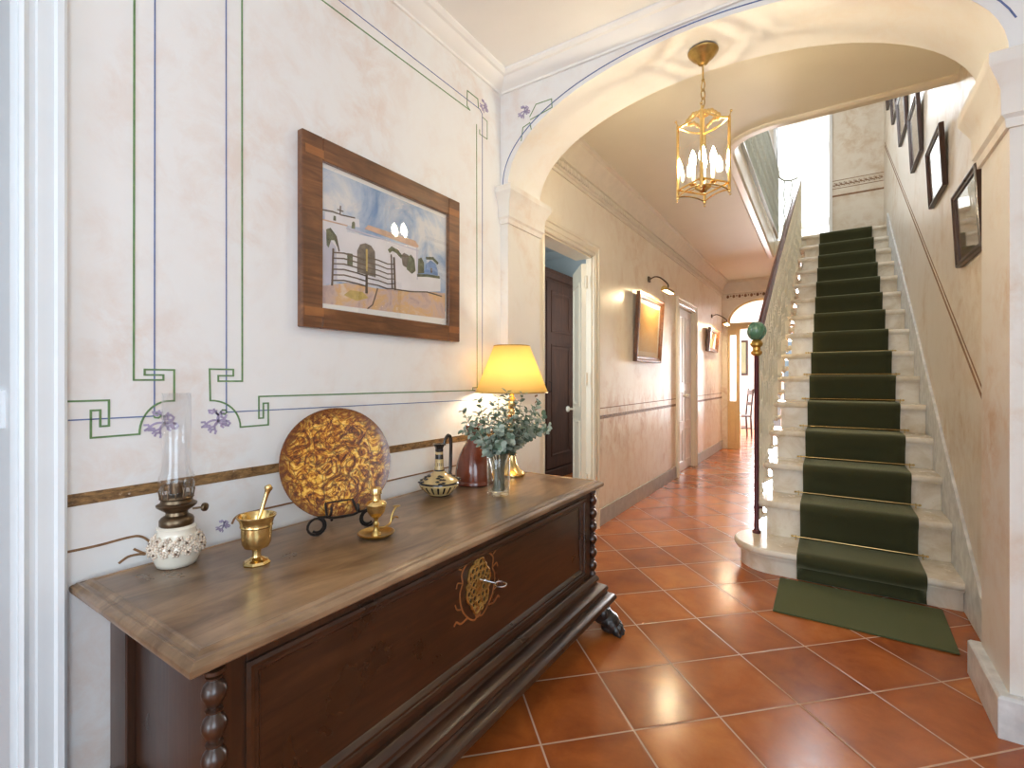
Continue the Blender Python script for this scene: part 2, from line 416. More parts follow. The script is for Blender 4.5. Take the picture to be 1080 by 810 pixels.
# arch wall: two piers and the elliptical arch between them
CX, AW, SPR, APX = -.5135, 1.0165, 2.29, 2.79
JL, JR = CX - AW, CX + AW
N = 40
xs = [CX - AW * math.cos(PI * k / N) for k in range(N + 1)]
zs = [SPR + (APX - SPR) * (max(0, math.sin(PI * k / N))) ** .92 for k in range(N + 1)]
w = MB(); vs = []; fs = []
for y in (YA0, YA1):
    vs += [(x, y, z) for x, z in zip(xs, zs)] + [(x, y, ZC) for x in xs]
n = N + 1
for k in range(N):
    fs += [(k, k + 1, n + k + 1, n + k), (2 * n + k, 2 * n + k + 1, 3 * n + k + 1, 3 * n + k)]
wf = MB().add(vs, fs, 0)
wf.add(vs, [(k, k + 1, 2 * n + k + 1, 2 * n + k) for k in range(N)], 1)
wf.box(XL, JL, YA0, YA1, SPR, ZC); wf.box(JR, 1.5, YA0, YA1, SPR, ZC)
struct(wf, 'wall_arch', ['plaster_room', 'plaster_arch'], smooth=40)
struct(MB().box(XL, JL, YA0, YA1, 0, SPR), 'trim_1', 'plaster_pier', smooth=0)            # pilaster of the arch by the table lamp
struct(MB().box(JR, 1.5, YA0, YA1, 0, SPR), 'wall_pier_right', 'plaster_pier', smooth=0)
# imposts
IMP = [(0, 2.085), (.010, 2.085), (.012, 2.11), (.022, 2.12), (.024, 2.19), (.030, 2.205), (.040, 2.225), (.052, 2.25), (.055, 2.255), (.055, 2.285), (.048, 2.29), (0, 2.29)]
w = MB(); w.sweep([(XL, YA0), (JL, YA0), (JL, YA1), (XL, YA1)], IMP, XY, side=-1); struct(w, 'trim_2', 'plaster_pier', smooth=30)
IMR = [(o * 1.15, 2.29 + (z - 2.29) * 1.2) for o, z in IMP]
w = MB(); w.sweep([(1.4, YA1), (JR, YA1), (JR, YA0), (1.4, YA0)], IMR, XY, side=-1); struct(w, 'trim_3', 'plaster_pier', smooth=30)
w = MB(); w.sweep([(.58, YA1), (JR, YA1), (JR, YA0), (1.4, YA0)], [(0, 0), (.036, 0), (.036, .133), (.028, .142), (0, .142)], XY, side=-1); struct(w, 'baseboard_pier', 'whitestone', smooth=0, bevel=.002)
# ceilings
struct(MB().box(XL - TH, 1.5, -4.4, YA1, ZC, ZC + .2), 'ceiling', 'ceil', smooth=0)
WELL = [(XR, 3.65), (-.30, 3.65)] + [(-.30 + .34 * math.cos(a), 3.99 + .34 * math.sin(a)) for a in [(-PI / 2) - k * PI / 16 for k in range(1, 8)]] + [(-.64, 3.99), (-.685, 7.56), (XR, 7.56)]
poly = [(XL - TH, YA1), (XR + .16, YA1), (XR + .16, 3.65)] + WELL + [(XR + .16, 7.56), (XR + .16, YF + .2), (XL - TH, YF + .2)]
struct(MB().prism(poly, 'z', ZC, ZC + .2), 'ceiling_hall', 'ceil_hall', smooth=30)
w = MB(); w.sweep([(x, y) for x, y in WELL[:-1]], [(.0, ZC + .2), (-.035, ZC + .2), (-.035, ZC - .005), (-.02, ZC - .022), (.03, ZC - .022), (.045, ZC - .012), (.045, ZC + .002), (0, ZC + .002)], XY, side=1)
struct(w, 'trim_4', 'cream', smooth=30)
# entrance-room cornice
CP = [(0, 2.824), (.012, 2.824), (.014, 2.834), (.03, 2.842), (.05, 2.855), (.066, 2.872), (.07, 2.876), (.085, 2.878), (.10, 2.89), (.10, 2.9), (0, 2.9)]
w = MB(); w.sweep([(XL, -4.4), (XL, YA0), (1.4, YA0)], CP, XY, side=-1); struct(w, 'trim_5', 'ceil', smooth=30)
# hall cornice with beaded dentil row
HP = [(0, 2.628), (.012, 2.628), (.014, 2.640), (.006, 2.646), (.006, 2.655), (.02, 2.66), (.022, 2.668), (.010, 2.672), (.012, 2.725), (.034, 2.73), (.036, 2.742), (.02, 2.75), (.04, 2.80), (.085, 2.86), (.09, 2.875), (.11, 2.88), (.115, 2.9), (0, 2.9)]
w = MB(); w.sweep([(XL, YA1), (XL, YF)], HP, XY, side=-1)
k = 0
while 2.70 + k * .062 < YF - .03:
    y = 2.70 + k * .062
    w.ell((XL + .020, y, 2.698), (.014, .021, .023), seg=8, rings=6); w.box(XL + .010, XL + .026, y + .027, y + .035, 2.676, 2.722); k += 1
struct(w, 'trim_6', 'cornice', smooth=35)
FP = [(0, 2.565), (.012, 2.565), (.014, 2.58), (.005, 2.585), (.005, 2.66), (.03, 2.665), (.03, 2.68), (.004, 2.69), (.004, 2.86), (.03, 2.87), (.06, 2.9), (0, 2.9)]
w = MB(); w.sweep([(XL, YF), (XR, YF)], FP, XY, side=-1)
for k in range(22):
    x = XL + .1 + k * .092
    w.ell((x, YF - .008, 2.622), (.022, .012, .028), seg=8, rings=6, m=1); w.ell((x + .046, YF - .008, 2.63), (.012, .01, .014), seg=8, rings=6, m=1)
struct(w, 'trim_7', ['cornice', 'linebrown'], smooth=35)
# stair wall, front right, back, upper storey
struct(MB().box(XR, XR + .16, YA1, 8.2, 0, 5.7), 'wall_right', 'plaster_stair', smooth=0)
struct(MB().box(XR, XR + .16, 8.2, YF + .2, 0, ZC), 'wall_hall_right', 'plaster_hall', smooth=0)
w = MB(); w.box(1.4, 1.54, -4.4, -1.9, 0, ZC); w.box(1.4, 1.54, -.1, YA0, 0, ZC); w.box(1.4, 1.54, -1.9, -.1, 0, .55); w.box(1.4, 1.54, -1.9, -.1, 2.6, ZC)
struct(w, 'wall_front_right', 'plaster_room', smooth=0)
w = MB()
for a in (-1.9, -1.03, -.16): w.box(1.45, 1.50, a, a + .06, .55, 2.6)
for z in (.55, 1.9, 2.54): w.box(1.452, 1.498, -1.9, -.1, z, z + .06)
struct(w, 'window_2', 'white', smooth=0)
w = MB(); w.box(XL - TH, -.95, -4.54, -4.4, 0, ZC); w.box(1.15, 1.54, -4.54, -4.4, 0, ZC); w.box(-.95, 1.15, -4.54, -4.4, 2.6, ZC)
struct(w, 'wall_back', 'plaster_room', smooth=0)
w = MB(); w.box(-3.0, XL - TH - 0, 7.99, 8.05, 3.1, 5.7); 
w = MB(); w.box(-1.72, -.66, 8.05, 8.2, 3.1, 5.7); w.box(-.02, XR + .16, 8.05, 8.2, 3.1, 5.7); w.box(-.66, -.02, 8.05, 8.2, 5.05, 5.7)
struct(w, 'wall_upper_far', 'plaster_stair', smooth=0)
w = MB(); w.box(-1.72, -1.58, YA1, 3.9, 3.1, 5.7); w.box(-1.72, -1.58, 5.7, 8.2, 3.1, 5.7); w.box(-1.72, -1.58, 3.9, 5.7, 3.1, 3.7); w.box(-1.72, -1.58, 3.9, 5.7, 5.5, 5.7)
struct(w, 'wall_upper_left', 'whitewall', smooth=0)
w = MB()
for a in (3.9, 4.77, 5.64): w.box(-1.68, -1.63, a, a + .06, 3.7, 5.5)
for z in (3.7, 4.9, 5.44): w.box(-1.678, -1.632, 3.9, 5.7, z, z + .06)
struct(w, 'added_window_3', 'white', smooth=0)  # unseen window and opening, added to let light reach the stair wall
struct(MB().box(-1.72, XR + .16, YA1 - .14, YA1, 3.1, 5.7), 'wall_upper_near', 'whitewall', smooth=0)
struct(MB().box(-1.72, XR + .16, YA1 - .14, 12, 5.7, 5.85), 'ceiling_upper', 'whitewall', smooth=0)
w = MB(); w.box(-2.4, 1.3, 11.0, 11.15, 3.1, 5.7); w.box(-2.5, -2.4, 8.2, 11.15, 3.1, 5.7); w.box(1.3, 1.4, 8.2, 11.15, 3.1, 5.7)
struct(w, 'wall_upper_room', 'whitewall', smooth=0)
struct(MB().box(-2.5, 1.4, 7.56, 11.15, 3.1, 3.104), 'floor_upper', 'marble', smooth=0)
w = MB(); w.box(-.70, -.66, 8.02, 8.22, 3.105, 5.09); w.box(-.02, .02, 8.02, 8.22, 3.105, 5.09); w.box(-.70, .02, 8.02, 8.22, 5.05, 5.09)
struct(w, 'door_6', 'white', smooth=0, bevel=.004)
w = MB(); w.sweep([(-2.4, 11.0), (1.3, 11.0)], [(0, 4.14), (.02, 4.15), (.03, 4.20), (.05, 4.24), (.05, 4.27), (0, 4.28)], XY, side=-1); struct(w, 'trim_8', 'greystone', smooth=30)
# far wall with arched opening
FX0, FX1 = -1.49, -.45; fc = (FX0 + FX1) / 2; fr = (FX1 - FX0) / 2
w = MB(); w.box(XL - TH, FX0, YF, YF + .16, 0, ZC); w.box(FX1, XR + .16, YF, YF + .16, 0, ZC)
vs = []; fs = []; K = 24
ax = [fc - fr * math.cos(PI * k / K) for k in range(K + 1)]; az = [2.17 + .39 * math.sin(PI * k / K) for k in range(K + 1)]
for y in (YF, YF + .16): vs += [(a, y, b) for a, b in zip(ax, az)] + [(a, y, ZC) for a in ax]
n = K + 1
for k in range(K): fs += [(k, k + 1, n + k + 1, n + k), (2 * n + k, 2 * n + k + 1, 3 * n + k + 1, 3 * n + k), (k, k + 1, 2 * n + k + 1, 2 * n + k)]
w.add(vs, fs); struct(w, 'wall_far', 'plaster_hall', smooth=40)
# end room beyond
w = MB(); w.box(-2.9, -1.55, 13, 13.14, 0, 3); w.box(-.35, 1.2, 13, 13.14, 0, 3); w.box(-1.55, -.35, 13, 13.14, 2.35, 3)
w.box(-3.0, -2.9, YF + .16, 13.14, 0, 3); w.box(1.1, 1.2, YF + .16, 13.14, 0, 3)
struct(w, 'wall_end_room', 'whitewall', smooth=0)
struct(MB().box(-3, 1.2, YF + .2, 13.14, 3, 3.1), 'ceiling_end_room', 'whitewall', smooth=0)
# side rooms seen through the doors
w = MB(); w.box(-3.5, -3.4, 1.9, 5.9, 0, ZC); w.box(-3.4, XL - TH, 5.8, 5.9, 0, ZC); w.box(-3.4, XL - TH, 1.9, 2.0, 0, ZC)
struct(w, 'wall_side_room', 'bluewall', smooth=0)
struct(MB().box(-3.5, XL - TH, 1.9, 5.9, ZC, ZC + .1), 'ceiling_side_room', 'bluewall', smooth=0)
w = MB(); w.sweep([(-3.4, 2.0), (-3.4, 5.8), (XL - TH, 5.8)], CP, XY, side=-1); struct(w, 'trim_9', 'bluewall', smooth=30)
w = MB(); w.box(-3.5, -3.4, -2.2, 1.9, 0, ZC); w.box(-3.4, XL - TH, -2.2, -2.1, 0, ZC)
struct(w, 'wall_near_room', 'whitewall', smooth=0)
struct(MB().box(-3.5, XL - TH, -2.2, 1.9, ZC, ZC + .1), 'ceiling_near_room', 'whitewall', smooth=0)
# skirtings
struct(MB().box(XL, XL + .015, D2[1] + .13, D3[0] - .11, 0, .14), 'baseboard_hall', 'greystone', smooth=0, bevel=.003)
struct(MB().box(XL, XL + .015, D3[1] + .11, YF, 0, .14), 'baseboard_hall_end', 'greystone', smooth=0, bevel=.003)
raked = [(2.66, 0), (3.5, 0), (7.45, 2.75), (7.45, 3.23), (3.37, .42), (3.05, .20), (2.66, .15)]
struct(MB().prism(raked, 'x', XR - .016, XR), 'baseboard_stair', 'whitestone', smooth=0, bevel=.003)

# ------------------------------------------------------------------ painted wall decoration
def ribbon(mb, pts, w, plane='x', at=XL, m=0, lift=.0016):
    pts = [V(p) for p in pts]
    for i_, (a, b) in enumerate(zip(pts, pts[1:])):
        lf = lift * (1 + .05 * (i_ % 6)); d = (b - a)
        if d.length < 1e-6: continue
        d.normalize(); e = V((-d.y, d.x)) * (w / 2); a2 = a - d * w * .45; b2 = b + d * w * .45
        q = [a2 + e, b2 + e, b2 - e, a2 - e]
        mb.prism([tuple(p) for p in q], plane, at, at + (lf if plane == 'x' else -lf), m)
gl, bl, pu = MB(), MB(), MB()
def flower(mb, c, s, plane='x', at=XL, m=0):
    for a, L, cu in ((2.6, 1., .5), (2.0, .8, -.5), (1.3, .95, .4), (.5, 1., -.5), (-.3, .8, .6), (3.6, .9, .6), (4.4, .8, -.4), (5.2, .75, .4)):
        pts = []
        for k in range(9):
            t = k / 8; r = s * L * t; an = a + cu * t * 1.5
            pts.append((c[0] + r * math.cos(an), c[1] + r * math.sin(an)))
        tip = pts[-1]
        for k in range(1, 6):
            an = a + cu * 1.5 + k * 1.0 * (1 if cu > 0 else -1); pts.append((tip[0] + s * .22 * (math.cos(an) - 1), tip[1] + s * .22 * math.sin(an)))
        ribbon(mb, pts, s * .15, plane, at, m)
gw, bw = .0048, .0032
TOP = 2.61
ribbon(gl, [(.533, 2.61), (.531, 1.198), (.601, 1.198), (.601, 1.212), (.556, 1.212), (.556, 1.227), (.628, 1.227), (.628, 1.138), (.614, 1.138)], gw)
ribbon(gl, arcpts((.614, 1.05), .07, PI / 2, PI, 12, .088) + [(.44, 1.05), (.44, 1.12), (.459, 1.12), (.459, 1.078), (.477, 1.078), (.477, 1.145), (.397, 1.145)], gw)
ribbon(bl, [(.581, 2.66), (.579, 1.097), (.397, 1.098)], bw)
ribbon(gl, [(.820, 2.61), (.821, 1.194), (.748, 1.194), (.748, 1.211), (.793, 1.211), (.793, 1.231), (.723, 1.231), (.725, 1.135)] + arcpts((.725, 1.047), .09, PI / 2, 0, 12, .088) + [(.907, 1.047), (.907, 1.12), (.89, 1.12), (.89, 1.071), (.875, 1.071), (.875, 1.143), (2.04, 1.141)], gw)
ribbon(bl, [(.771, 2.66), (.772, 1.097), (2.08, 1.090), (2.104, 1.09), (2.104, 2.64)], bw)
for yy in (.586, .764):
    ribbon(gl, [(yy + .009 * math.cos(k), 1.098 + .007 * math.sin(k)) for k in range(7)], .004)
ribbon(gl, [(.533, 2.61), (.40, 2.61)], gw); ribbon(gl, [(.82, 2.61), (1.996, 2.611), (1.972, 2.624), (1.974, 2.703), (2.064, 2.703), (2.069, 2.66)], gw)
ribbon(bl, [(.771, 2.66), (2.082, 2.656), (2.104, 2.64)], bw)
ribbon(gl, [(2.104, 2.625), (2.149, 2.62), (2.149, 2.522), (2.08, 2.522), (2.08, 2.545)], gw * .7); ribbon(gl, [(2.053, 2.56), (2.058, 1.155), (2.02, 1.155), (2.02, 1.141)], gw)
flower(pu, (.603, 1.074), .036); flower(pu, (.748, 1.071), .036); flower(pu, (2.126, 2.688), .032); flower(pu, (.765, .744), .018)
ar = [(CX - (AW + .035) * math.cos(PI * k / 48), SPR + .008 + (APX + .016 - SPR) * (math.sin(PI * k / 48)) ** .92) for k in range(49)]
ribbon(bl, ar[:46], .005, 'y', YA0)
ribbon(gl, [(-1.44, 2.53), (-1.429, 2.60), (-1.384, 2.614), (-1.375, 2.575)], .0045, 'y', YA0); ribbon(gl, [(-1.384, 2.648), (-1.345, 2.703), (-1.248, 2.702), (-1.245, 2.655), (-1.38, 2.63)], .0045, 'y', YA0)
flower(pu, (-1.416, 2.685), .034, 'y', YA0)
br = MB()
th = [(.39, .772), (.455, .771), (.518, .774), (.545, .770), (.565, .752), (.568, .735)]
ribbon(br, [p.to_2d() for p in spline([(a, b, 0) for a, b in th], 5)], .006)
ribbon(br, [p.to_2d() for p in spline([(a, b, 0) for a, b in [(.500, .712), (.518, .722), (.54, .722), (.557, .718), (.545, .728), (.533, .738)]], 5)], .006)
ribbon(br, [p.to_2d() for p in spline([(a, b, 0) for a, b in [(.79, .745), (.797, .758), (.812, .766), (.84, .767)]], 5)] + [V((2.2, .764))], .006)
oj = MB()
for z_ in (1.095, 1.012, .985): ribbon(oj, [(2.585, z_), (2.605, z_ + .004)], .012, 'x', JL)
ribbon(oj, [(2.583, 1.055), (2.598, 1.066), (2.606, 1.052), (2.596, 1.038), (2.588, 1.028)], .006, 'x', JL)
tag(oj.build('painted_ornament', 'linebrown', bpy.data.objects['trim_1'], smooth=0), kind='structure')
tag(gl.build('painted_green_line', 'linegreen', wall_left, smooth=0), kind='structure')
tag(bl.build('painted_blue_line', 'lineblue', wall_left, smooth=0), kind='structure')
tag(pu.build('painted_flower', 'purple', wall_left, smooth=0), kind='structure')
tag(br.build('painted_brown_line', 'linebrown', wall_left, smooth=0), kind='structure')
bd = MB(); bd.box(XL, XL + .002, .389, 2.28, .882, .913)
tag(bd.build('painted_dado_band', 'band', wall_left, smooth=0), kind='structure')
bd = MB(); bd.box(XL, XL + .002, D2[1] + .13, D3[0] - .1, .872, .900); bd.box(XL, XL + .002, D2[1] + .13, D3[0] - .1, .957, .965, 1); bd.box(XL, XL + .002, D3[1] + .1, YF, .872, .900); bd.box(XL, XL + .002, D3[1] + .1, YF, .957, .965, 1)
tag(bd.build('painted_dado_band', ['band', 'linebrown'], wall_hall, smooth=0), kind='structure')
wr = bpy.data.objects['wall_right']
bd = MB()
def raked_band(off, wd, m): bd.prism([(2.70, .855 + off), (7.95, 4.24 + off), (7.95, 4.24 + off + wd), (2.70, .855 + off + wd)], 'x', XR - .002, XR, m)
raked_band(0, .022, 0); raked_band(.05, .012, 1)
tag(bd.build('painted_dado_band', ['linebrown', 'linebrown'], wr, smooth=0), kind='structure')
bd = MB(); bd.box(.02, XR, 8.048, 8.05, 3.72, 3.745); bd.box(.02, XR, 8.048, 8.05, 3.83, 3.838); bd.box(.02, XR, 8.048, 8.05, 3.94, 3.948)
for k in range(10):
    flower(bd, (.06 + k * .055, 3.885), .026, 'y', 8.05)
tag(bd.build('painted_dado_band', 'linebrown', bpy.data.objects['wall_upper_far'], smooth=0), kind='structure')

# ------------------------------------------------------------------ doors
CAS = [(0, 0), (0, .018), (.008, .024), (.02, .016), (.032, .016), (.036, .022), (.07, .022), (.076, .030), (.09, .032), (.098, .026), (.10, .018), (.10, 0)]
def casing(name, y0, y1, zt, m, wscale=1., parent=None, x=XL, depth=TH, far=None):
    w = MB(); w.sweep([(y0, 0), (y0, zt), (y1, zt), (y1, 0)], [(o * wscale, h) for o, h in CAS], YZ(x), side=1)
    w.box(x - depth, x, y0, y0 + .012, 0, zt); w.box(x - (depth if far is None else far), x, y1 - .012, y1, 0, zt); w.box(x - depth, x, y0, y1, zt - .012, zt)
    return struct(w, name, m, parent, smooth=30)
def leaf(name, wd, ht, parent, m, panels, loc, rotz, th=.038, knob=None):
    w = MB(); w.box(0, wd, -th / 2, th / 2, .01, ht)
    for (a, b, c, d) in panels:
        for sg in (1, -1):
            w.sweep([(a, c), (b, c), (b, d), (a, d)], [(0, th / 2), (.0, th / 2 + .006), (.012, th / 2 + .009), (.022, th / 2 + .001), (.03, th / 2 + .001), (.05, th / 2 + .006)], (lambda s_: (lambda p, q, h: (p, s_ * h, q)))(sg), closed=True, side=1, cap=False)
            w.box(a + .05, b - .05, sg * th / 2 - .004, sg * th / 2 + .006, c + .05, d - .05)
    o = w.build(name, m, parent, smooth=30); o.location = loc; o.rotation_euler = (0, 0, rotz)
    if knob:
        k = MB(); k.lathe([(.02, 0), (.02, .004), (.008, .006), (.008, .03), (.022, .036), (.027, .05), (.02, .062), (0, .066)], 16, Matrix.Translation((knob[0], -th / 2, knob[1])) @ Matrix.Rotation(PI / 2, 4, 'X'))
        k.lathe([(.02, 0), (.02, .004), (.008, .006), (.008, .03), (.022, .036), (.027, .05), (.02, .062), (0, .066)], 16, Matrix.Translation((knob[0], th / 2, knob[1])) @ Matrix.Rotation(-PI / 2, 4, 'X'))
        k.build('door_knob', 'porcelain', o, smooth=40)
    return o
# door 1: cased opening at the near left, leaf folded back into the next room
d1 = casing('door_1', -.62, .306, 2.26, 'white_case', .84)
leaf('door_leaf', .9, 2.24, d1, 'white_case', [(.12, .78, .2, 1.0), (.12, .78, 1.12, 2.1)], (XL - TH - .03, .31, 0), PI / 2 + .03)
h = MB(); h.box(XL - .095, XL - .045, .286, .2945, 1.085, 1.175); h.tube([(XL - .11, .288, 1.08), (XL - .11, .288, 1.18)], .009, 10)
for dz in (.015, .045, .075):
    h.lathe([(.005, 0), (.005, .0015), (0, .002)], 8, Matrix.Translation((XL - .068, .286, 1.085 + dz)) @ Matrix.Rotation(PI / 2, 4, 'X'))
h.build('door_hinge', 'white_case', d1, smooth=40)
# door 2: narrow double leaves folded into the side room
d2 = casing('door_2', D2[0], D2[1], D2[2], 'cream', 1.0, far=.045)
leaf('door_leaf', .42, 2.12, d2, 'cream', [(.07, .35, .14, .86), (.07, .35, .98, 1.98)], (XL - .062, 3.530, 0), PI / 2 + .62, knob=(.385, .94))
for z in (.35, 1.15, 1.92):
    h = MB(); h.tube([(XL - .04, D2[1] - .022, z), (XL - .04, D2[1] - .022, z + .1)], .010, 10); h.box(XL - .04, XL - .005, D2[1] - .018, D2[1] - .012, z, z + .1); h.build('door_hinge', 'cream', d2, smooth=40)
# door 3: closed pair of panelled leaves, set back in its opening
d3 = casing('door_3', D3[0], D3[1], D3[2], 'cream', .9)
for k in range(2):
    a = D3[0] + .012 + k * .4145
    lf = leaf('door_leaf', .41, 2.11, d3, 'white', [(.06, .35, .12, .55), (.06, .35, .64, 1.05), (.06, .35, 1.14, 2.02)], (XL - .055, a, 0), PI / 2, knob=(.37 if k == 0 else .04, .98))
# end arch: transom, fanlight, fixed side leaf with tall pane
d4 = MB(); yb = YF + .03
d4.box(FX0, FX1, yb, yb + .07, 2.06, 2.17)
d4.box(FX0, FX0 + .035, yb, yb + .05, 0, 2.06); d4.box(FX0 + .135, FX0 + .20, yb, yb + .05, 0, 2.06)
d4.box(FX0 + .035, FX0 + .135, yb, yb + .05, 0, .10); d4.box(FX0 + .035, FX0 + .135, yb + .012, yb + .038, .10, .72); d4.box(FX0 + .05, FX0 + .12, yb + .004, yb + .046, .14, .68); d4.box(FX0 + .035, FX0 + .135, yb, yb + .05, .72, .82); d4.box(FX0 + .035, FX0 + .135, yb, yb + .05, 1.96, 2.06)
d4.box(FX1 - .06, FX1, yb, yb + .05, 0, 2.06)
d4 = struct(d4, 'door_4', 'ochre', smooth=0, bevel=.004)
tag(MB().box(FX0 + .035, FX0 + .135, yb + .02, yb + .028, .82, 1.96).build('glass_pane', 'frost', d4, smooth=0), 'frosted glass pane in the side leaf')
fan = MB(); fan.prism([(a, b) for a, b in zip([fc - (fr - .03) * math.cos(PI * k / K) for k in range(K + 1)], [2.17 + .36 * math.sin(PI * k / K) for k in range(K + 1)])], 'y', yb + .03, yb + .036)
fr_ = MB(); fr_.sweep([(a, b) for a, b in zip(ax, az)], [(0, yb), (.035, yb), (.035, yb + .06), (0, yb + .06)], lambda a, b, h: (a, h, b), side=-1)
w1 = struct(fr_, 'window_1', 'ochre', smooth=30)
fan.build('glass_pane', 'frost', w1, smooth=0)
# glazed garden door at the end of the far room
w = MB(); w.box(-1.55, -1.49, 13.02, 13.08, 0, 2.35); w.box(-.41, -.35, 13.02, 13.08, 0, 2.35); w.box(-.98, -.92, 13.02, 13.08, 0, 2.35); w.box(-1.49, -.41, 13.02, 13.08, 2.28, 2.35); w.box(-1.49, -.41, 13.02, 13.08, 0, .08)
d5 = struct(w, 'door_5', 'white', smooth=0, bevel=.004)
MB().box(-1.49, -.41, 13.045, 13.05, .08, 2.28).build('glass_pane', 'glass', d5, smooth=0)

# ------------------------------------------------------------------ staircase
def stepY(n): return 3.63 + .297 * (n - 2) if n >= 2 else 3.324
def stepZ(n): return .388 + .209 * (n - 2) if n >= 2 else .157
def stepX(n): return -.405 + .0068 * (n - 2)
NS = 15
stair = thing('staircase', 'pale worn marble staircase with rounded nosings climbing along the plaster wall with the framed prints', 'staircase', (0, 3.3, 0))
def tread_outline(xl, xr, yf, yb, r=.02): return [(xr, yb), (xr, yf), (xl + r, yf), (xl, yf + r), (xl, yb)]
NOSE = [(-.03, -.048), (-.006, -.046), (.0, -.042), (.008, -.036), (.011, -.024), (.009, -.010), (.001, -.002), (-.012, 0)]
for n in range(1, NS + 1):
    y, z = stepY(n), stepZ(n); zl = stepZ(n - 1) if n > 1 else 0
    w = MB()
    yb = stepY(n + 1) + .05 if n < NS else 8.05
    xr = XR - .017
    if n == 1:
        c = (-.30, 3.565); R = .232
        out = [(xr, 3.335), (c[0], c[1] - R)] + [(c[0] - R * math.sin(a), c[1] - R * math.cos(a)) for a in [k * PI / 16 for k in range(1, 17)]] + [(xr, c[1] + R)]
        w.sweep(out, [(o, z + h) for o, h in NOSE], XY, side=1)
        w.prism(out, 'z', z - .05, z, 0); 
        R2 = R - .03
        o2 = [(xr, 3.365), (c[0], c[1] - R2)] + [(c[0] - R2 * math.sin(a), c[1] - R2 * math.cos(a)) for a in [k * PI / 16 for k in range(1, 17)]] + [(xr, c[1] + R2)]
        w.prism(o2, 'z', 0, z - .04)
    else:
        xl = stepX(n)
        path = [(xr, y + .012)] + [(xl + .03, y + .012), (xl + .009, y + .021), (xl, y + .042)] + [(xl, yb)]
        w.sweep(path, [(o, z + h) for o, h in NOSE], XY, side=1)
        w.prism(path + [(xr, yb)], 'z', z - .045, z - .0005)
        w.box(xl + .045, xr, y + .04, yb, zl - .02 if n > 1 else 0, z - .04)
        w.box(xl + .036, xr, y + .032, y + .05, z - .062, z - .045)
    w.build('step', 'marble', stair, world=True, smooth=45)
w = MB()
pl = [(4.05, 0.01), (4.35, 0.01)] + [(stepY(n) + .3, stepZ(n) - .36) for n in range(4, NS)] + [(7.49, 2.72), (7.49, 2.80)] + [(stepY(n), stepZ(n) - .30) for n in range(NS, 3, -1)]
w.prism(pl, 'x', -.32, XR - .02); w.build('soffit', 'whitewall', stair, world=True, smooth=0)

# railing of the stair
rail = thing('stair_railing', 'burgundy handrail on slender cream balusters with a thin newel post and green glass ball', 'railing', (-.42, 3.66, .157))
HR = [(-.42, 3.70, 1.47), (-.412, 4.0, 1.69), (-.395, 4.7, 2.165), (-.37, 5.7, 2.80), (-.345, 6.8, 3.48), (-.335, 7.5, 3.93), (-.332, 7.62, 4.01)]
def rail_at(y):
    for a, b in zip(HR, HR[1:]):
        if a[1] <= y <= b[1]: t = (y - a[1]) / (b[1] - a[1]); return V(a).lerp(V(b), t)
    return V(HR[-1])
w = MB(); w.tube(HR, .024, 12, flat=.72); w.build('handrail', 'burgundy', rail, world=True)
w = MB(); w.lathe([(.028, .157), (.028, .17), (.018, .18), (.0155, .2), (.0155, 1.36), (.02, 1.37), (.0155, 1.385)], 16, Matrix.Translation((-.42, 3.66, 0)))
w.tube([(-.42, 3.66, .33), (-.385, 3.68, .33)], .008, 8); w.lathe([(.020, .322), (.020, .338)], 12, Matrix.Translation((-.42, 3.66, 0)))
nw = w.build('newel_post', 'burgundy', rail, world=True)
w = MB(); w.lathe([(.02, 1.36), (.034, 1.372), (.036, 1.385), (.024, 1.398), (.024, 1.415), (.038, 1.43), (.04, 1.445), (.03, 1.46), (.022, 1.468)], 20, Matrix.Translation((-.42, 3.66, 0)))
w.build('gilt_collar', 'gold', nw, world=True)
w = MB()
for k in range(1): w.ell((-.42, 3.66, 1.527), (.056, .056, .062), seg=20, rings=14)
for k in range(9):
    a = 2 * PI * k / 9
    w.tube([(-.42 + .0565 * math.cos(b) * math.cos(a + b * .35), 3.66 + .0565 * math.cos(b) * math.sin(a + b * .35), 1.527 + .0625 * math.sin(b)) for b in [(-1.3 + i * .325) for i in range(9)]], .004, 6)
tag(w.build('glass_ball', 'greenglass', nw, world=True), 'ribbed green glass ball')
def baluster_mesh(h):
    """flat cast baluster, origin at its foot"""
    w = MB()
    w.tube([(0, 0, -.10), (0, 0, h)], .0085, 6)
    for f, s_ in ((.22, 1.), (.42, 1.3), (.62, 1.3), (.80, 1.)):
        z = h * f
        w.ell((0, 0, z), (.009, .026 * s_, .05 * s_), seg=10, rings=8); w.ell((0, 0, z + .062 * s_), (.011, .013, .014), seg=8, rings=6); w.ell((0, 0, z - .062 * s_), (.011, .013, .014), seg=8, rings=6)
    w.lathe([(.012, h - .03), (.014, h - .02), (.009, h - .012)], 8); w.lathe([(.010, .0), (.017, .012), (.017, .02), (.009, .03)], 8)
    w.tube([(0, 0, -.10), (.012, 0, -.115), (.035, 0, -.11), (.05, 0, -.10)], .008, 6); w.ell((.0, 0, -.115), (.017, .02, .02), seg=10, rings=8)
    return w
proto = None
for n in range(2, NS + 1):
    for j in range(3):
        y = stepY(n) + .06 + j * .099
        if y < 3.74 or y > 7.58: continue
        p = rail_at(y); zb = stepZ(n) + .0; x = p.x
        h = .90
        sc = (p.z - .012 - zb) / h
        if proto is None:
            proto = baluster_mesh(h).build('baluster', 'baluster', rail); o = proto
        else:
            o = proto.copy(); COL.objects.link(o); o.parent = rail
        o.location = V((x, y, zb)) - V(rail.location); o.scale = (1, 1, sc)
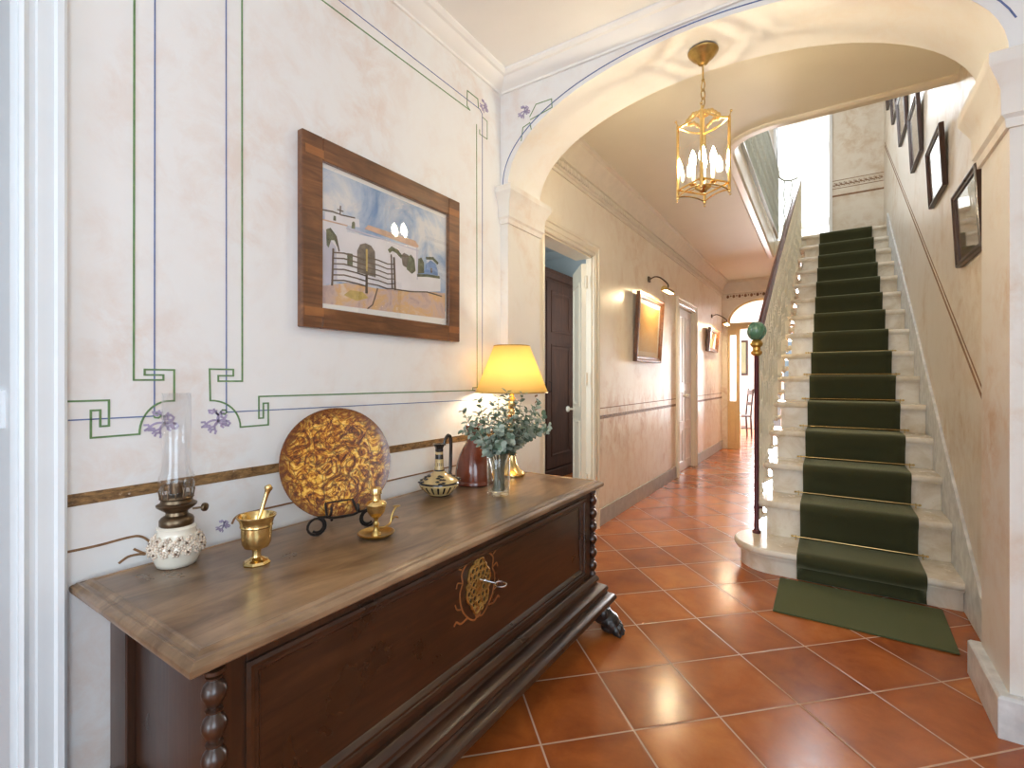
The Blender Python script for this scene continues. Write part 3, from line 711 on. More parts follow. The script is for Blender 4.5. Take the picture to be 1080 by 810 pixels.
# railing round the well upstairs
up = thing('landing_railing', 'grey-green cast balustrade guarding the stairwell edge on the upper landing', 'railing', (-.64, 3.8, 3.1))
UX = -.62
w = MB(); top_ = [(UX + .02, 3.72, 3.98), (UX + .02, 5.5, 3.98), (UX + .03, 7.40, 3.98)]
w.tube(top_, .02, 10, flat=.7); w.build('handrail', 'baluster_up', up, world=True)
w = MB(); w.tube(spline([(UX + .03, 7.42, 3.98), (UX + .04, 7.52, 3.95), (UX + .10, 7.60, 3.925), (-.44, 7.63, 3.925), (-.36, 7.63, 3.95), (-.335, 7.63, 4.0)], 5), .012, 8)
w.build('curved_rail', 'baluster_up', up, world=True)
w = MB(); w.box(UX + .005, UX + .035, 3.72, 7.45, 3.102, 3.125); w.build('bottom_rail', 'baluster_up', up, world=True)
p2 = None
for k in range(38):
    y = 3.76 + k * .0985
    if p2 is None:
        w = MB(); h = .86; w.tube([(0, 0, .02), (0, 0, h)], .008, 6)
        for f, s_ in ((.2, 1.), (.4, 1.25), (.6, 1.25), (.8, 1.)): w.ell((0, 0, h * f), (.008, .024 * s_, .05 * s_), seg=10, rings=8); w.ell((0, 0, h * f + .07 * s_), (.01, .013, .014), seg=8, rings=6)
        p2 = w.build('baluster', 'baluster_up', up); o = p2
    else: o = p2.copy(); COL.objects.link(o); o.parent = up
    o.location = V((UX + .02 + .01 * k / 37, y, 3.105)) - V(up.location)
for (x, y) in ((UX + .09, 7.6), (-.45, 7.63)):
    w = MB(); zt = 3.925
    w.tube([(x + .012 * math.sin(k * 1.4), y, 3.105 + (zt - 3.105) * k / 16) for k in range(17)], .008, 6); w.lathe([(.016, 3.105), (.016, 3.115), (.009, 3.13)], 8, Matrix.Translation((x, y, 0)))
    w.build('scrolled_baluster', 'baluster_up', up, world=True)

# carpet runner, rods, mat
def xl_c(n): return -.168 + .0035 * (n - 1)
def xr_c(n): return .425 + .0005 * (n - 1)
pts = []
for n in range(NS, 0, -1):
    y, z = stepY(n), stepZ(n); yb = (stepY(n + 1) + .028) if n < NS else 7.98
    zl = stepZ(n - 1) if n > 1 else 0.012
    yr = y + (.030 if n > 1 else .032)
    pts += [(n, yb, z + .008), (n, y + .10, z + .009), (n, y + .05, z + .010), (n, y + .022, z + .009), (n, y - .002, z + .001), (n, y - .011, z - .015), (n, y - .010, z - .04), (n, y + .008, z - .075), (n, yr - .012, zl + .07), (n, yr - .010, zl + .02)]
pts.append((1, 3.33, .014))
w = MB(); vs = []; fs = []
nx = 8
for n, y, z in pts:
    for k in range(nx + 1):
        vs.append((xl_c(n) + (xr_c(n) - xl_c(n)) * k / nx, y, z))
for i in range(len(pts) - 1):
    for k in range(nx): fs.append((i * (nx + 1) + k, i * (nx + 1) + k + 1, (i + 1) * (nx + 1) + k + 1, (i + 1) * (nx + 1) + k))
w.add(vs, fs)
rn = w.build('stair_carpet', 'carpet', None, smooth=80)
so = rn.modifiers.new('thick', 'SOLIDIFY'); so.thickness = .006; so.offset = -1
tag(rn, 'long dark green carpet runner laid down the middle of the marble stairs', 'carpet')
w = MB(); a = [(-.250, 2.826), (.470, 2.822), (.484, 3.312), (-.254, 3.318)]
w.prism(a, 'z', .001, .009); mt = w.build('floor_mat', 'mat', None, smooth=0, bevel=.002)
tag(mt, 'green rectangular mat on the tiles at the foot of the stairs', 'mat')
ords = ['first', 'second', 'third', 'fourth', 'fifth', 'sixth', 'seventh', 'eighth', 'ninth', 'tenth', 'eleventh', 'twelfth', 'thirteenth', 'fourteenth']
pr = None
for n in range(1, NS):
    loc = ((xl_c(n) + xr_c(n)) / 2, stepY(n + 1) + .012, stepZ(n) + .021)
    lab = 'thin brass rod pinning the green runner, %s one up from the floor' % ords[n - 1]
    if pr is None:
        pr = thing('stair_rod', lab, 'stair rod', loc, 0, 'brass rods holding the stair carpet')
        b = MB(); b.tube([(-.335, 0, 0), (.335, 0, 0)], .0045, 8); b.ell((-.338, 0, 0), .0075, seg=8, rings=6); b.ell((.338, 0, 0), .0075, seg=8, rings=6); b.build('rod', 'brass', pr)
        for s_ in (-1, 1):
            b = MB(); b.ring((s_ * .318, .004, 0), .009, .0025, 'x', 12); b.box(s_ * .318 - .004, s_ * .318 + .004, -.005, .012, -.0205, -.017); b.tube([(s_ * .318, .005, -.017), (s_ * .318, .005, -.008)], .003, 6); b.build('eyelet', 'oldbrass', pr)
    else: dup(pr, loc, None, lab)

# ------------------------------------------------------------------ the chest
CZ = .70
chest = thing('wooden_chest', 'long dark carved wooden chest with turned corner columns and claw feet under the painting', 'chest', (-1.25, 1.31, 0))
BX0, BX1, BY0, BY1 = -1.50, -.975, .455, 2.185
w = MB()
ins = .040; lx0, lx1, ly0, ly1 = -1.572 + ins, -.935 - ins, .395 + ins, 2.245 - ins
LP = [(0, .7002), (.002, .7024), (.006, .7034), (.010, .7020), (.013, .6985), (.016, .6960), (.022, .6950), (.024, .6965), (.028, .6955), (.031, .6925), (.036, .6900), (.039, .6865), (.040, .681), (.0385, .6735), (.034, .670), (.026, .668), (.018, .661), (.010, .656), (0, .655)]
w.sweep([(lx0, ly0), (lx1, ly0), (lx1, ly1), (lx0, ly1)], LP, XY, closed=True, side=-1, cap='both')
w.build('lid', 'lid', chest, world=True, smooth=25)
w = MB(); w.box(BX0, BX1 - .022, BY0 + .02, BY1 - .02, .235, .655)
# front frame: rails and stiles, bevelled towards the sunk panel
fy0, fy1, fz0, fz1 = .515, 2.105, .272, .632
w.box(BX1 - .024, BX1, BY0, fy0, .235, .655); w.box(BX1 - .024, BX1, fy1, BY1, .235, .655); w.box(BX1 - .024, BX1, fy0, fy1, fz1, .655); w.box(BX1 - .024, BX1, fy0, fy1, .235, fz0)
# end frames
for (ya, sg) in ((BY0, -1), (BY1, 1)):
    y0_, y1_ = sorted((ya, ya - sg * .022))
    w.box(BX0, BX0 + .10, y0_, y1_, .235, .655); w.box(BX1 - .055, BX1 - .001, y0_, y1_, .235, .655); w.box(BX0 + .10, BX1 - .055, y0_, y1_, .63, .655); w.box(BX0 + .10, BX1 - .055, y0_, y1_, .235, .275)
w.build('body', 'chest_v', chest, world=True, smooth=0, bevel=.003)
w = MB(); PP = [(-.004, -.010), (-.004, .008), (.004, .011), (.012, .008), (.014, .003), (.022, .004), (.030, -.004), (.034, -.011)]
w.sweep([(fy0, fz0), (fy1, fz0), (fy1, fz1), (fy0, fz1)], [(o, h) for o, h in PP], YZ(BX1), closed=True, side=1)
w.build('panel_moulding', 'chest', chest, world=True, smooth=30)
w = MB(); w.box(BX1 - .0225, BX1 - .009, fy0 - .002, fy1 + .002, fz0 - .002, fz1 + .002); w.build('front_panel', 'chest', chest, world=True, smooth=0)
# base plinth
w = MB()
PL = [(-.02, .245), (.012, .245), (.020, .240), (.028, .228), (.028, .218), (.018, .208), (.022, .200), (.042, .196), (.058, .186), (.062, .172), (.056, .160), (.060, .152), (.078, .146), (.090, .136), (.094, .122), (.088, .112), (.075, .108), (-.02, .108)]
w.sweep([(BX0 + .03, BY0), (BX1, BY0), (BX1, BY1), (BX0 + .03, BY1)], PL, XY, side=-1)
w.box(BX0, BX1, BY0, BY1, .11, .236)
w.build('plinth', 'chest', chest, world=True, smooth=30)
# turned columns
cp = [(.012, .246), (.017, .25), (.017, .258), (.010, .264)]
z = .264
for k in range(6):
    h = (.645 - .264) / 6
    cp += [(.009, z + .04 * h), (.015, z + .15 * h), (.0215, z + .36 * h), (.0225, z + .5 * h), (.019, z + .68 * h), (.011, z + .80 * h), (.0095, z + .84 * h), (.0155, z + .90 * h), (.0155, z + .95 * h), (.009, z + h)]
    z += h
cp += [(.018, .648), (.018, .655)]
for y in (BY0 - .002, BY1 + .002):
    MB().lathe(cp, 20, Matrix.Translation((BX1 + .004, y, 0))).build('corner_column', 'chest_v', chest, world=True, smooth=50)
# claw feet
def claw(sy):
    w = MB()
    w.ell((-.045, 0, .092), (.06, .052, .036)); w.ell((-.005, 0, .080), (.052, .050, .044)); w.ell((.030, 0, .058), (.046, .052, .040)); w.ell((.030, 0, .028), (.044, .048, .027))
    for k, a in enumerate((-1.5, -.5, .5, 1.5)):
        y = a * .0245; x0 = .058 - abs(a) * .010
        w.ell((x0, y, .046), (.026, .0125, .024)); w.ell((x0 + .022, y * 1.1, .027), (.019, .0125, .022)); w.ell((x0 + .036, y * 1.12, .011), (.013, .008, .011))
    for k in range(7):
        an = -1.3 + k * .43
        w.ell((.002 + .012 * math.cos(an), .046 * math.sin(an), .100 - .010 * (k % 2)), (.020, .013, .024))
    return w
for (x, y, a) in ((BX1 + .070, BY1 - .02, .25), (BX1 + .070, BY0 + .02, -.25)):
    f = claw(1).build('claw_foot', 'claw', chest, smooth=60); f.location = V((x, y, 0)) - V(chest.location); f.rotation_euler = (0, 0, a)
    rm = f.modifiers.new('fuse', 'REMESH'); rm.mode = 'VOXEL'; rm.voxel_size = .0035; rm.use_smooth_shade = True
for y in (BY0 + .05, BY1 - .05):
    MB().lathe([(.028, 0), (.036, .02), (.03, .06), (.038, .112)], 16, Matrix.Translation((BX0 + .07, y, 0))).build('back_foot', 'claw', chest, world=True)
# inlay round the lock, lock plate and key
FXP = BX1 - .009
iy, iz = 1.287, .513
w = MB()
def inl(pts, wd, m=0): ribbon(w, [p.to_2d() for p in spline([(a, b, 0) for a, b in pts], 6)], wd, 'x', FXP - .0005, m, .0018)
for s_ in (1, -1):
    f = lambda a, b: (iy + s_ * a, iz - .006 + b * .86)
    inl([f(0, .122), f(.05, .115), f(.085, .085), f(.082, .045), f(.095, .01), f(.085, -.05), f(.055, -.095), f(.02, -.12), f(.0, -.105)], .0055)
    inl([f(.06, .112), f(.085, .122), f(.10, .108), f(.088, .098)], .005); inl([f(.082, .045), f(.105, .055), f(.112, .04)], .0045)
    inl([f(.055, -.095), f(.09, -.10), f(.112, -.085), f(.122, -.092)], .006); inl([f(.085, -.05), f(.108, -.04), f(.118, -.02)], .0045)
w.ell((FXP, iy, iz - .090), (.0025, .018, .020)); 
tag(w.build('lock_inlay', 'inlay_wood', chest, world=True, smooth=0), 'scrolling honey-coloured inlay round the lock')
w = MB(); xp = FXP + .003
for zz, hw in ((.085, .012), (.062, .032), (.038, .046), (.012, .054), (-.014, .052), (-.04, .044), (-.064, .03), (-.085, .014)):
    k = max(1, round(hw * 2 / .024))
    for j in range(k + 1):
        y = iy - hw + 2 * hw * j / k
        w.ring((xp, y, iz + zz * .9), .0105, .0032, 'x', 12)
ol = []
for k in range(33):
    a = 2 * PI * k / 32; r = 1 + .10 * math.sin(6 * a)
    ol.append((xp, iy + .060 * r * math.cos(a), iz + .084 * r * math.sin(a)))
w.tube(ol, .0036, 6); w.box(xp - .002, xp + .002, iy - .012, iy + .012, iz - .03, iz + .03); w.ring((xp, iy, iz - .052), .012, .004, 'x', 14)
tag(w.build('lock_plate', 'oldbrass', chest, world=True, smooth=40), 'pierced brass lock plate')
key = thing('key', 'small steel key standing in the brass lock of the chest', 'key', (xp, iy + .005, iz + .018))
w = MB(); w.tube([(.002, 0, 0), (.055, .012, -.004)], .0035, 8); w.ell((.018, .004, -.001), (.006, .006, .006)); w.build('shank', 'steel', key)
w = MB(); mt_ = Matrix.Translation((.074, .017, -.006)) @ Matrix.Rotation(.2, 4, 'Z') @ Matrix.Rotation(.35, 4, 'X'); w.ring((0, 0, 0), .019, .003, 'z', 18, sy=.65, mat=mt_); w.build('bow', 'steel', key)

# ------------------------------------------------------------------ things on the chest
TZ = CZ + .0006
# oil lamp
ol = thing('oil_lamp', 'white porcelain oil lamp with raised flowers, dark burner and tall glass chimney', 'oil lamp', (-1.478, .594, TZ))
w = MB(); w.lathe([(.040, 0), (.046, .002), (.050, .012), (.057, .030), (.062, .044), (.061, .056), (.055, .068), (.047, .080), (.044, .092), (.046, .100), (.040, .106), (.030, .108)], 36)
bowl = w.build('font', 'porcelain', ol, smooth=50)
w = MB()
for j, (z, r, nn) in enumerate(((.044, .063, 15), (.056, .062, 15), (.067, .057, 14), (.076, .050, 12))):
    for k in range(nn):
        a = 2 * PI * (k + .5 * (j % 2)) / nn
        c = V((r * math.cos(a), r * math.sin(a), z))
        for q in range(5):
            b = 2 * PI * q / 5 + k; rad = .0062
            tv = V((-math.sin(a), math.cos(a), 0)) * math.cos(b) * rad + V((0, 0, 1)) * math.sin(b) * rad
            w.ell(c + tv, (.0042, .0042, .0042), seg=6, rings=5, m=0)
        w.ell(c * 1.0 + V((math.cos(a), math.sin(a), 0)) * .003, .0028, seg=6, rings=4, m=1 if (k + j) % 2 == 0 else 0)
w.build('flower_relief', ['petal', 'petaldark'], bowl, smooth=60)
w = MB(); w.lathe([(.038, .106), (.040, .110), (.040, .122), (.036, .128), (.027, .134), (.025, .142), (.036, .150), (.046, .158), (.047, .163), (.038, .168), (.036, .176), (.040, .180), (.037, .186), (.020, .190), (.0165, .192), (.0165, .222), (.012, .224)], 28)
for k in range(14):
    a = 2 * PI * k / 14; w.tube([(.037 * math.cos(a), .037 * math.sin(a), .178), (.041 * math.cos(a), .041 * math.sin(a), .200), (.036 * math.cos(a), .036 * math.sin(a), .212)], .0018, 5)
w.build('burner', 'bronze', ol, smooth=40)
w = MB(); w.tube([(.02, .03, .146), (.028, .048, .146)], .003, 6); w.lathe([(.006, -.006), (.011, -.004), (.012, 0), (.011, .004), (.006, .006)], 16, Matrix.Translation((.031, .056, .146)) @ Matrix.Rotation(-1.05, 4, 'Z') @ Matrix.Rotation(PI / 2, 4, 'X'))
w.build('wick_knob', 'bronze', ol, smooth=50)
w = MB(); w.lathe([(.034, .186), (.040, .204), (.0425, .220), (.041, .236), (.0365, .252), (.034, .268), (.0335, .34), (.0335, .462)], 36, caps=False)
ch = w.build('chimney', 'chimney', ol, smooth=60); sm = ch.modifiers.new('t', 'SOLIDIFY'); sm.thickness = .0012
# mortar and pestle
mo = thing('mortar', 'gold-coloured brass mortar on a faceted foot, between oil lamp and amber plate', 'mortar', (-1.298, .713, TZ))
w = MB(); w.lathe([(.034, 0), (.035, .004), (.031, .010), (.022, .014)], 8); w.lathe([(.022, .013), (.012, .020), (.010, .030), (.012, .040), (.020, .044)], 24)
w.build('foot', 'brass', mo, smooth=25)
w = MB(); w.lathe([(.018, .043), (.030, .047), (.036, .058), (.038, .080), (.038, .100), (.041, .104), (.040, .109), (.043, .120), (.049, .129), (.049, .132), (.046, .132), (.040, .122), (.034, .100), (.030, .062), (.018, .052), (0, .051)], 36, caps=False)
w.build('bowl', 'brass', mo, smooth=35)
pe = tag(MB().lathe([(0, 0), (.008, .001), (.011, .007), (.009, .016), (.0055, .024), (.0052, .09), (.0062, .128), (.0085, .138), (.0105, .141), (.0105, .147), (.007, .150), (.004, .153), (0, .154)], 20).build('pestle', 'brass', None, smooth=45, loc=(-1.312, .708, TZ + .060), rot=(-.30, .05, 0)), 'thin brass pestle leaning out of the brass mortar', 'pestle')
# amber plate on its stand
PLC = V((-1.405, 1.048, .917)); pn = V((.93, -.34, .18)).normalized()
plm = pn.to_track_quat('Z', 'Y')
w = MB(); w.lathe([(0, .0), (.06, .0), (.10, .003), (.15, .010), (.180, .017), (.1835, .0185), (.185, .016), (.184, .012), (.15, .003), (.10, -.005), (.05, -.008), (0, -.008)], 64, caps=False)
pt = w.build('decorative_plate', 'plate', None, smooth=60); pt.location = PLC; pt.rotation_mode = 'QUATERNION'; pt.rotation_quaternion = plm
tag(pt, 'large round amber and brown marbled plate propped on a black stand', 'plate')
ps = thing('plate_stand', 'black wrought iron easel stand with scrolled feet holding the amber plate', 'plate stand', (-1.36, 1.03, TZ), math.atan2(pn.y, pn.x))
def stand_side(s_):
    w = MB(); c = (s_ * .084, .0315)
    sp = [(.026, c[0] - s_ * (.0275 - .0105 * max(0, (k - 14) / 16)) * math.cos(2.2 - k * .37), c[1] + (.0275 - .0105 * max(0, (k - 14) / 16)) * math.sin(2.2 - k * .37)) for k in range(2, 30)]
    w.tube(spline([(.026, 0, .050), (.026, s_ * .03, .050), (.026, s_ * .052, .056)], 4) + sp, .0042, 6)
    w.tube(spline([(.020, s_ * .050, .055), (.040, s_ * .046, .062), (.046, s_ * .044, .076), (.040, s_ * .042, .088)], 4), .0038, 6)     # lip that catches the plate
    w.tube([(.020, s_ * .050, .055), (-.02, s_ * .045, .09), (-.068, s_ * .030, .165)], .004, 6)      # upright behind the plate
    return w
for s_ in (-1, 1): stand_side(s_).build('scroll_leg', 'iron', ps, smooth=60)
w = MB(); w.tube([(-.02, -.045, .09), (-.02, .045, .09)], .0035, 6); w.tube([(-.068, -.03, .165), (-.068, .03, .165)], .004, 6); w.build('crossbar', 'iron', ps, smooth=60)
w = MB(); w.tube([(-.068, 0, .165), (-.095, 0, .08), (-.105, 0, .004)], .0045, 6); w.build('back_strut', 'iron', ps, smooth=60)
# little brass chamber lamp
cl = thing('chamber_lamp', 'little brass oil lamp with saucer base and curled handle in front of the plate', 'lamp', (-1.205, 1.045, TZ))
w = MB(); w.lathe([(0, .0), (.036, 0), (.048, .005), (.056, .012), (.058, .015), (.055, .016), (.046, .010), (.034, .006), (.016, .006), (.014, .012), (.009, .020)], 36, caps=False); w.build('saucer', 'oldbrass', cl, smooth=40)
w = MB(); w.lathe([(.009, .019), (.0065, .03), (.0075, .036), (.011, .040), (.0075, .044), (.006, .052), (.010, .060)], 20); w.build('stem', 'oldbrass', cl, smooth=50)
w = MB(); w.lathe([(.008, .059), (.018, .066), (.027, .080), (.030, .094), (.031, .100), (.033, .103), (.031, .107), (.026, .112), (.015, .117), (.0145, .120), (.0145, .134), (.0175, .136), (.0175, .148), (.016, .154), (.009, .158), (0, .159)], 28); w.build('font', 'brass', cl, smooth=45)
w = MB(); w.tube(spline([(.005, .012, .024), (.010, .030, .026), (.012, .048, .034), (.012, .054, .055), (.014, .060, .070), (.016, .070, .082)], 5), .0035, 8); w.ell((.016, .072, .084), (.012, .013, .003)); w.tube(spline([(.012, .050, .040), (.014, .066, .050), (.016, .078, .044)], 5), .0028, 6)
w.build('handle', 'oldbrass', cl, smooth=60)
# ewer
ew = thing('ewer', 'squat ochre and black patterned ewer with tall black looped handle', 'ewer', (-1.415, 1.575, TZ))
pf = [(.045, 0), (.047, .004), (.060, .014), (.076, .030), (.082, .038), (.086, .045), (.087, .052), (.084, .060), (.074, .070), (.058, .080), (.040, .089), (.030, .096), (.024, .104), (.021, .110), (.0195, .125), (.0185, .140), (.018, .155), (.017, .175), (.016, .19)]
def ewm(j, k):
    if j in (0,): return 1
    if j in (2, 3): return 1 if (k % 3 == 0) else 0
    if j == 4: return 0 if (k % 3) else 1
    if j == 6: return 1
    if j in (12, 16): return 1
    if j == 14: return 1 if k % 4 == 0 else 0
    return 0
w = MB(); w.lathe(pf, 60, mfun=ewm)
for a0 in (-.75, .9, 2.6, 4.3):
    for q in range(7):
        b = 2 * PI * q / 7; da = .20 * math.cos(b); dz = .013 * math.sin(b); r = .0660; z = .0755 + dz
        rr = .0665 - dz * 1.65
        w.ell((rr * math.cos(a0 + da), rr * math.sin(a0 + da), z), (.0095, .0095, .0042), seg=8, rings=5, m=1)
    w.ell((.066 * math.cos(a0), .066 * math.sin(a0), .0765), (.007, .007, .004), seg=8, rings=5, m=1)
w.build('body', ['ewer', 'ewerblack'], ew, smooth=50)
w = MB(); w.lathe([(.0165, .186), (.018, .192), (.0165, .200), (.020, .208), (.027, .216), (.028, .220), (.024, .221), (.014, .214), (.012, .20)], 28, caps=False); w.build('mouth', 'ewerblack', ew, smooth=50)
w = MB(); w.tube(spline([(.008, .022, .212), (.010, .028, .236), (.012, .042, .252), (.013, .056, .246), (.013, .062, .225), (.012, .062, .17), (.012, .060, .11), (.012, .056, .082)], 6), .0085, 10, flat=.75); w.build('handle', 'ewerblack', ew, smooth=60)
# red-brown jug
tag(MB().lathe([(0, .004), (.088, 0), (.094, .004), (.095, .016), (.091, .022), (.092, .030), (.090, .060), (.083, .100), (.070, .140), (.054, .172), (.043, .190), (.035, .205), (.032, .222), (.033, .246), (.036, .258), (.044, .268), (.047, .274), (.046, .280), (.040, .281), (.028, .268), (.024, .24)], 48, caps=False).build('jug', 'jug', None, smooth=40, loc=(-1.43, 1.84, TZ)), 'glossy red-brown earthenware jug with narrow neck behind the glass vase', 'jug')
# vase and eucalyptus
va = MB(); va.lathe([(0, .0), (.046, 0), (.049, .003), (.0495, .012), (.0505, .08), (.052, .158), (.0515, .160), (.050, .158), (.0485, .08), (.0465, .018), (.040, .012), (0, .011)], 40, caps=False)
va = tag(va.build('glass_vase', 'vase', None, smooth=45, loc=(-1.205, 1.722, TZ)), 'clear glass tumbler vase holding the eucalyptus', 'vase')
VB = V((-1.205, 1.722, TZ))
def sprig(tip, root, n, idx):
    e = thing('eucalyptus_sprig', 'grey-green eucalyptus sprig standing in the glass vase', 'eucalyptus', VB + V((0, 0, .012)), 0, 'eucalyptus sprigs in the vase')
    rim = V((tip[0], tip[1], 0)); rim = rim.normalized() * min(.036, rim.length * .3) if rim.length else rim
    ctrl = [V(root), rim + V((0, 0, .15)), (rim + V(tip)) * .5 + V((0, 0, .10 if tip[2] < .3 else .06)), V(tip)]
    pts = spline(ctrl, 7)
    w = MB(); w.tube(pts, [.0024 - .0016 * k / len(pts) for k in range(len(pts))], 5); w.build('stem', 'stem', e, smooth=60)
    lv = MB(); L = len(pts)
    for k in range(n):
        t = .40 + .60 * k / (n - 1); i = min(L - 2, int(t * (L - 1))); f = t * (L - 1) - i
        p = pts[i].lerp(pts[i + 1], f); d = (pts[i + 1] - pts[i]).normalized()
        for s_ in (0, PI):
            a = k * 2.1 + s_ + random.uniform(-.4, .4)
            u = d.orthogonal().normalized(); v_ = d.cross(u); out = (u * math.cos(a) + v_ * math.sin(a) + d * random.uniform(.1, .7)).normalized()
            ln = random.uniform(.024, .042) * (1.1 - .4 * t); wd = ln * random.uniform(.34, .46)
            sd = d.cross(out).normalized(); up_ = out.cross(sd)
            rim_ = []
            for q in range(10):
                b = 2 * PI * q / 10
                r_ = 1. if q else 1.08
                rim_.append(p + out * (ln * .56 + ln * .5 * math.cos(b) * r_) + sd * wd * math.sin(b) + up_ * (.004 * math.sin(b) ** 2))
            lv.add([p + out * ln * .5 + up_ * -.001] + rim_, [(0, 1 + q, 1 + (q + 1) % 10) for q in range(10)], 0 if random.random() < .7 else 1)
            lv.tube([p, p + out * ln * .1], .0006, 4)
    lv.build('leaves', ['leaf', 'leafdark'], e, smooth=60)
tips = [(-.06, -.17, .355), (-.03, -.10, .40), (.02, -.03, .41), (.01, .05, .43), (-.02, .10, .40), (.03, .19, .34), (.05, .23, .27), (.06, .10, .34), (.08, .0, .33), (.07, -.10, .29), (-.05, .03, .38), (-.06, .14, .33), (.10, .07, .25), (.10, -.05, .24), (-.04, -.19, .28), (.04, .15, .29), (.05, -.06, .37), (.06, .05, .39), (-.07, -.05, .34), (.09, .03, .28), (.02, .12, .35), (.03, -.12, .34), (.07, .27, .30), (.02, .30, .36), (.06, .24, .38), (.09, .17, .33), (.07, .05, .30), (.08, -.04, .31), (.0, -.02, .33), (.05, .12, .42), (.06, .34, .26), (.03, .33, .31), (.08, .29, .24), (.05, .20, .23), (.09, -.11, .22), (.03, -.20, .32)]
for i, t in enumerate(tips):
    a = i * 2.4
    sprig(t, (.026 * math.cos(a), .026 * math.sin(a), .006), 13, i)
# table lamp
LX, LY = -1.385, 2.10
tl = thing('table_lamp', 'brass table lamp with flared base and lit yellow cone shade by the arch', 'lamp', (LX, LY, TZ))
w = MB(); w.lathe([(.0, 0), (.066, 0), (.070, .004), (.070, .012), (.060, .020), (.040, .040), (.026, .065), (.019, .090), (.017, .105)], 36); w.build('base', 'brass', tl, smooth=40)
w = MB(); w.lathe([(.017, .104), (.024, .112), (.024, .120), (.014, .130), (.012, .150), (.019, .175), (.024, .205), (.023, .235), (.015, .262), (.011, .275), (.020, .285), (.022, .300), (.030, .312), (.030, .318), (.016, .328), (.014, .345), (.020, .352), (.020, .40), (.012, .41), (.012, .455)], 32); w.build('stem', 'brass', tl, smooth=45)
w = MB(); w.lathe([(.1875, .432), (.0935, .672)], 64, caps=False); sh = w.build('lamp_shade', 'shade', tl, smooth=60); sm = sh.modifiers.new('t', 'SOLIDIFY'); sm.thickness = .0015
w = MB(); w.ring((0, 0, .432), .1875, .0028, 'z', 64); w.ring((0, 0, .672), .0935, .0028, 'z', 48)
for a in (0, 2 * PI / 3, 4 * PI / 3): w.tube([(0, 0, .655), (.0925 * math.cos(a), .0925 * math.sin(a), .668)], .0018, 6)
w.tube([(0, -.012, .40), (0, -.045, .47), (0, -.045, .60), (0, 0, .655)], .0018, 6); w.tube([(0, .012, .40), (0, .045, .47), (0, .045, .60), (0, 0, .655)], .0018, 6)
w.build('shade_ring', 'oldbrass', sh, smooth=60)
w = MB(); w.lathe([(.012, .455), (.014, .475), (.026, .505), (.030, .528), (.026, .55), (.014, .565), (0, .569)], 20); w.build('bulb', 'bulb_lamp', tl, smooth=60)

